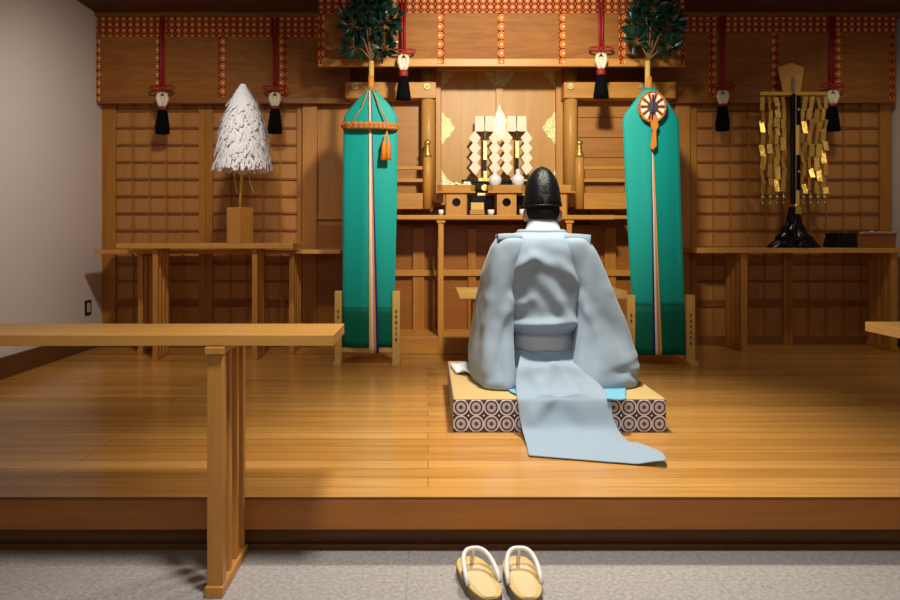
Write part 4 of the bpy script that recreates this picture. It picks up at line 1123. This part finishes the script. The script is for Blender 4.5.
# ------------------------------------------------------------------ sandals
def sandal(label, cxp, toe, heel, rot, mirror):
    """sole outline in metres, toe away from the viewer"""
    zf = 0.0; Lh = .25
    c = Vector((X(cxp, 2.03), 2.018, 0))
    t = thing('sandal', label, 'sandal', c, 'pair of straw sandals on the stone floor')
    def outline(sc=1.0, n=40):
        pts = []
        for k in range(n):
            a = 2*math.pi*k/n; ca, sa = math.cos(a), math.sin(a)
            y = .125*math.copysign(abs(sa)**.9, sa); w = .049*(1+.05*sa)
            pts.append((w*math.copysign(abs(ca)**.6, ca)*sc, y*(1-(1-sc)*.4)))
        R = Matrix.Rotation(rot, 2)
        return [R @ Vector(p) for p in pts]
    def slab(z0, z1, sc):
        o = outline(sc); return G().rings([[Vector((c.x+p.x, c.y+p.y, z)) for p in o] for z in (z0, z1)], smooth=False)
    link(slab(0, .026, 1), 'sole', SOLE, t, bevel=.004)
    link(slab(.026, .034, .985), 'insole', INSOLE, t, bevel=.003)
    lo = outline(.62)
    link(G().rings([[Vector((c.x+p.x, c.y+p.y-.018, z)) for p in lo] for z in (.034, .0352)], smooth=False), 'worn_footprint', STRAWP, t)
    R = Matrix.Rotation(rot, 2)
    def w(x, y, z): q = R @ Vector((x, y)); return Vector((c.x+q.x, c.y+q.y, z))
    arch = []
    for k in range(25):
        a = math.pi*k/24
        arch.append(w(-.046*math.copysign(abs(math.cos(a))**.7, math.cos(a)), -.05+.105*math.sin(a)**.8, .034+.053*math.sin(a)**.6))
    st = link(G().tube(arch, [.0066]*25, 10), 'strap', STRAPW, t)
    link(G().tube([w(0,.054,.086), w(0,.064,.06), w(0,.068,.034)], .006, 8), 'toe_thong', STRAPW, st)
    return t
sandal('straw sandal turned slightly outward, on the side of the slatted table', 478.5, 0, 0, math.radians(13), False)
sandal('straw sandal pointing straight at platform, on the mirror banner side', 521.5, 0, 0, math.radians(2), True)

# ------------------------------------------------------------------ outlet on the white wall
yo = XL*F/(87.5-VX)
oz = Z(307.5, yo)
ou = thing('wall_outlet', 'small dark wall outlet low on the white wall', 'outlet', (XL, yo, oz))
link(G().box(XL, XL+.008, yo-.045, yo+.045, oz-.052, oz+.052), 'plate', DKPLASTIC, ou, bevel=.002)
link(G().box(XL+.007, XL+.011, yo-.022, yo+.022, oz-.034, oz+.034), 'socket', WHITEPL, ou, bevel=.001)

# ------------------------------------------------------------------ camera, lights, world
cam = bpy.data.cameras.new('camera'); co = bpy.data.objects.new('camera', cam); COL.objects.link(co)
co.location = (0, 0, CZ); co.rotation_euler = (math.pi/2, 0, 0)
cam.sensor_width = 36; cam.lens = 36*F/900; cam.shift_x = (450-VX)/900; cam.shift_y = -(300-VY)/900; cam.clip_start = .05
SC.camera = co
def spot(name, loc, tgt, e, ang, blend, col=(1,.9,.76), r=.08):
    l = bpy.data.lights.new(name, 'SPOT'); l.energy = e; l.spot_size = math.radians(ang); l.spot_blend = blend; l.color = col; l.shadow_soft_size = r
    o = bpy.data.objects.new(name, l); COL.objects.link(o); o.location = loc
    o.rotation_euler = (Vector(tgt)-Vector(loc)).to_track_quat('-Z', 'Y').to_euler(); return o
def area(name, loc, tgt, e, size, col=(1,.92,.82)):
    l = bpy.data.lights.new(name, 'AREA'); l.energy = e; l.shape = 'DISK'; l.size = size; l.color = col
    o = bpy.data.objects.new(name, l); COL.objects.link(o); o.location = loc
    o.rotation_euler = (Vector(tgt)-Vector(loc)).to_track_quat('-Z', 'Y').to_euler(); return o
spot('altar_spot', (.5, 2.6, 2.56), (.5, 5.2, 1.5), 380, 70, .7, col=(1,.91,.74), r=.1)
spot('platform_downlight', (.55, 3.15, 2.57), (.55, 2.9, 0), 300, 86, 1.0, col=(1,.93,.8), r=.14)
spot('front_downlight', (0, 1.4, 2.56), (0, 1.4, 0), 190, 106, .8, col=(1,.96,.92), r=.14)
spot('side_downlight', (-1.0, 3.3, 2.57), (-2.1, 4.9, .75), 110, 100, 1.0, col=(1,.92,.8), r=.1)
spot('far_fill', (2.5, 4.0, 2.57), (3.3, 4.9, .7), 34, 110, 1.0, col=(1,.9,.74), r=.1)  # added fill to brighten the right wall and table, not a real fixture
area('front_fill', (.3, -1.2, 2.4), (.5, 3.2, .6), 24, 1.8, col=(1,.95,.9))  # added soft fill from behind the camera, standing for no lamp
w = bpy.data.worlds.new('World'); SC.world = w; w.use_nodes = True
w.node_tree.nodes['Background'].inputs[0].default_value = (1,.93,.86,1); w.node_tree.nodes['Background'].inputs[1].default_value = .07
SC.view_settings.view_transform = 'Standard'; SC.view_settings.look = 'None'; SC.view_settings.exposure = 0; SC.view_settings.gamma = 1; SC.view_settings.use_curve_mapping = False
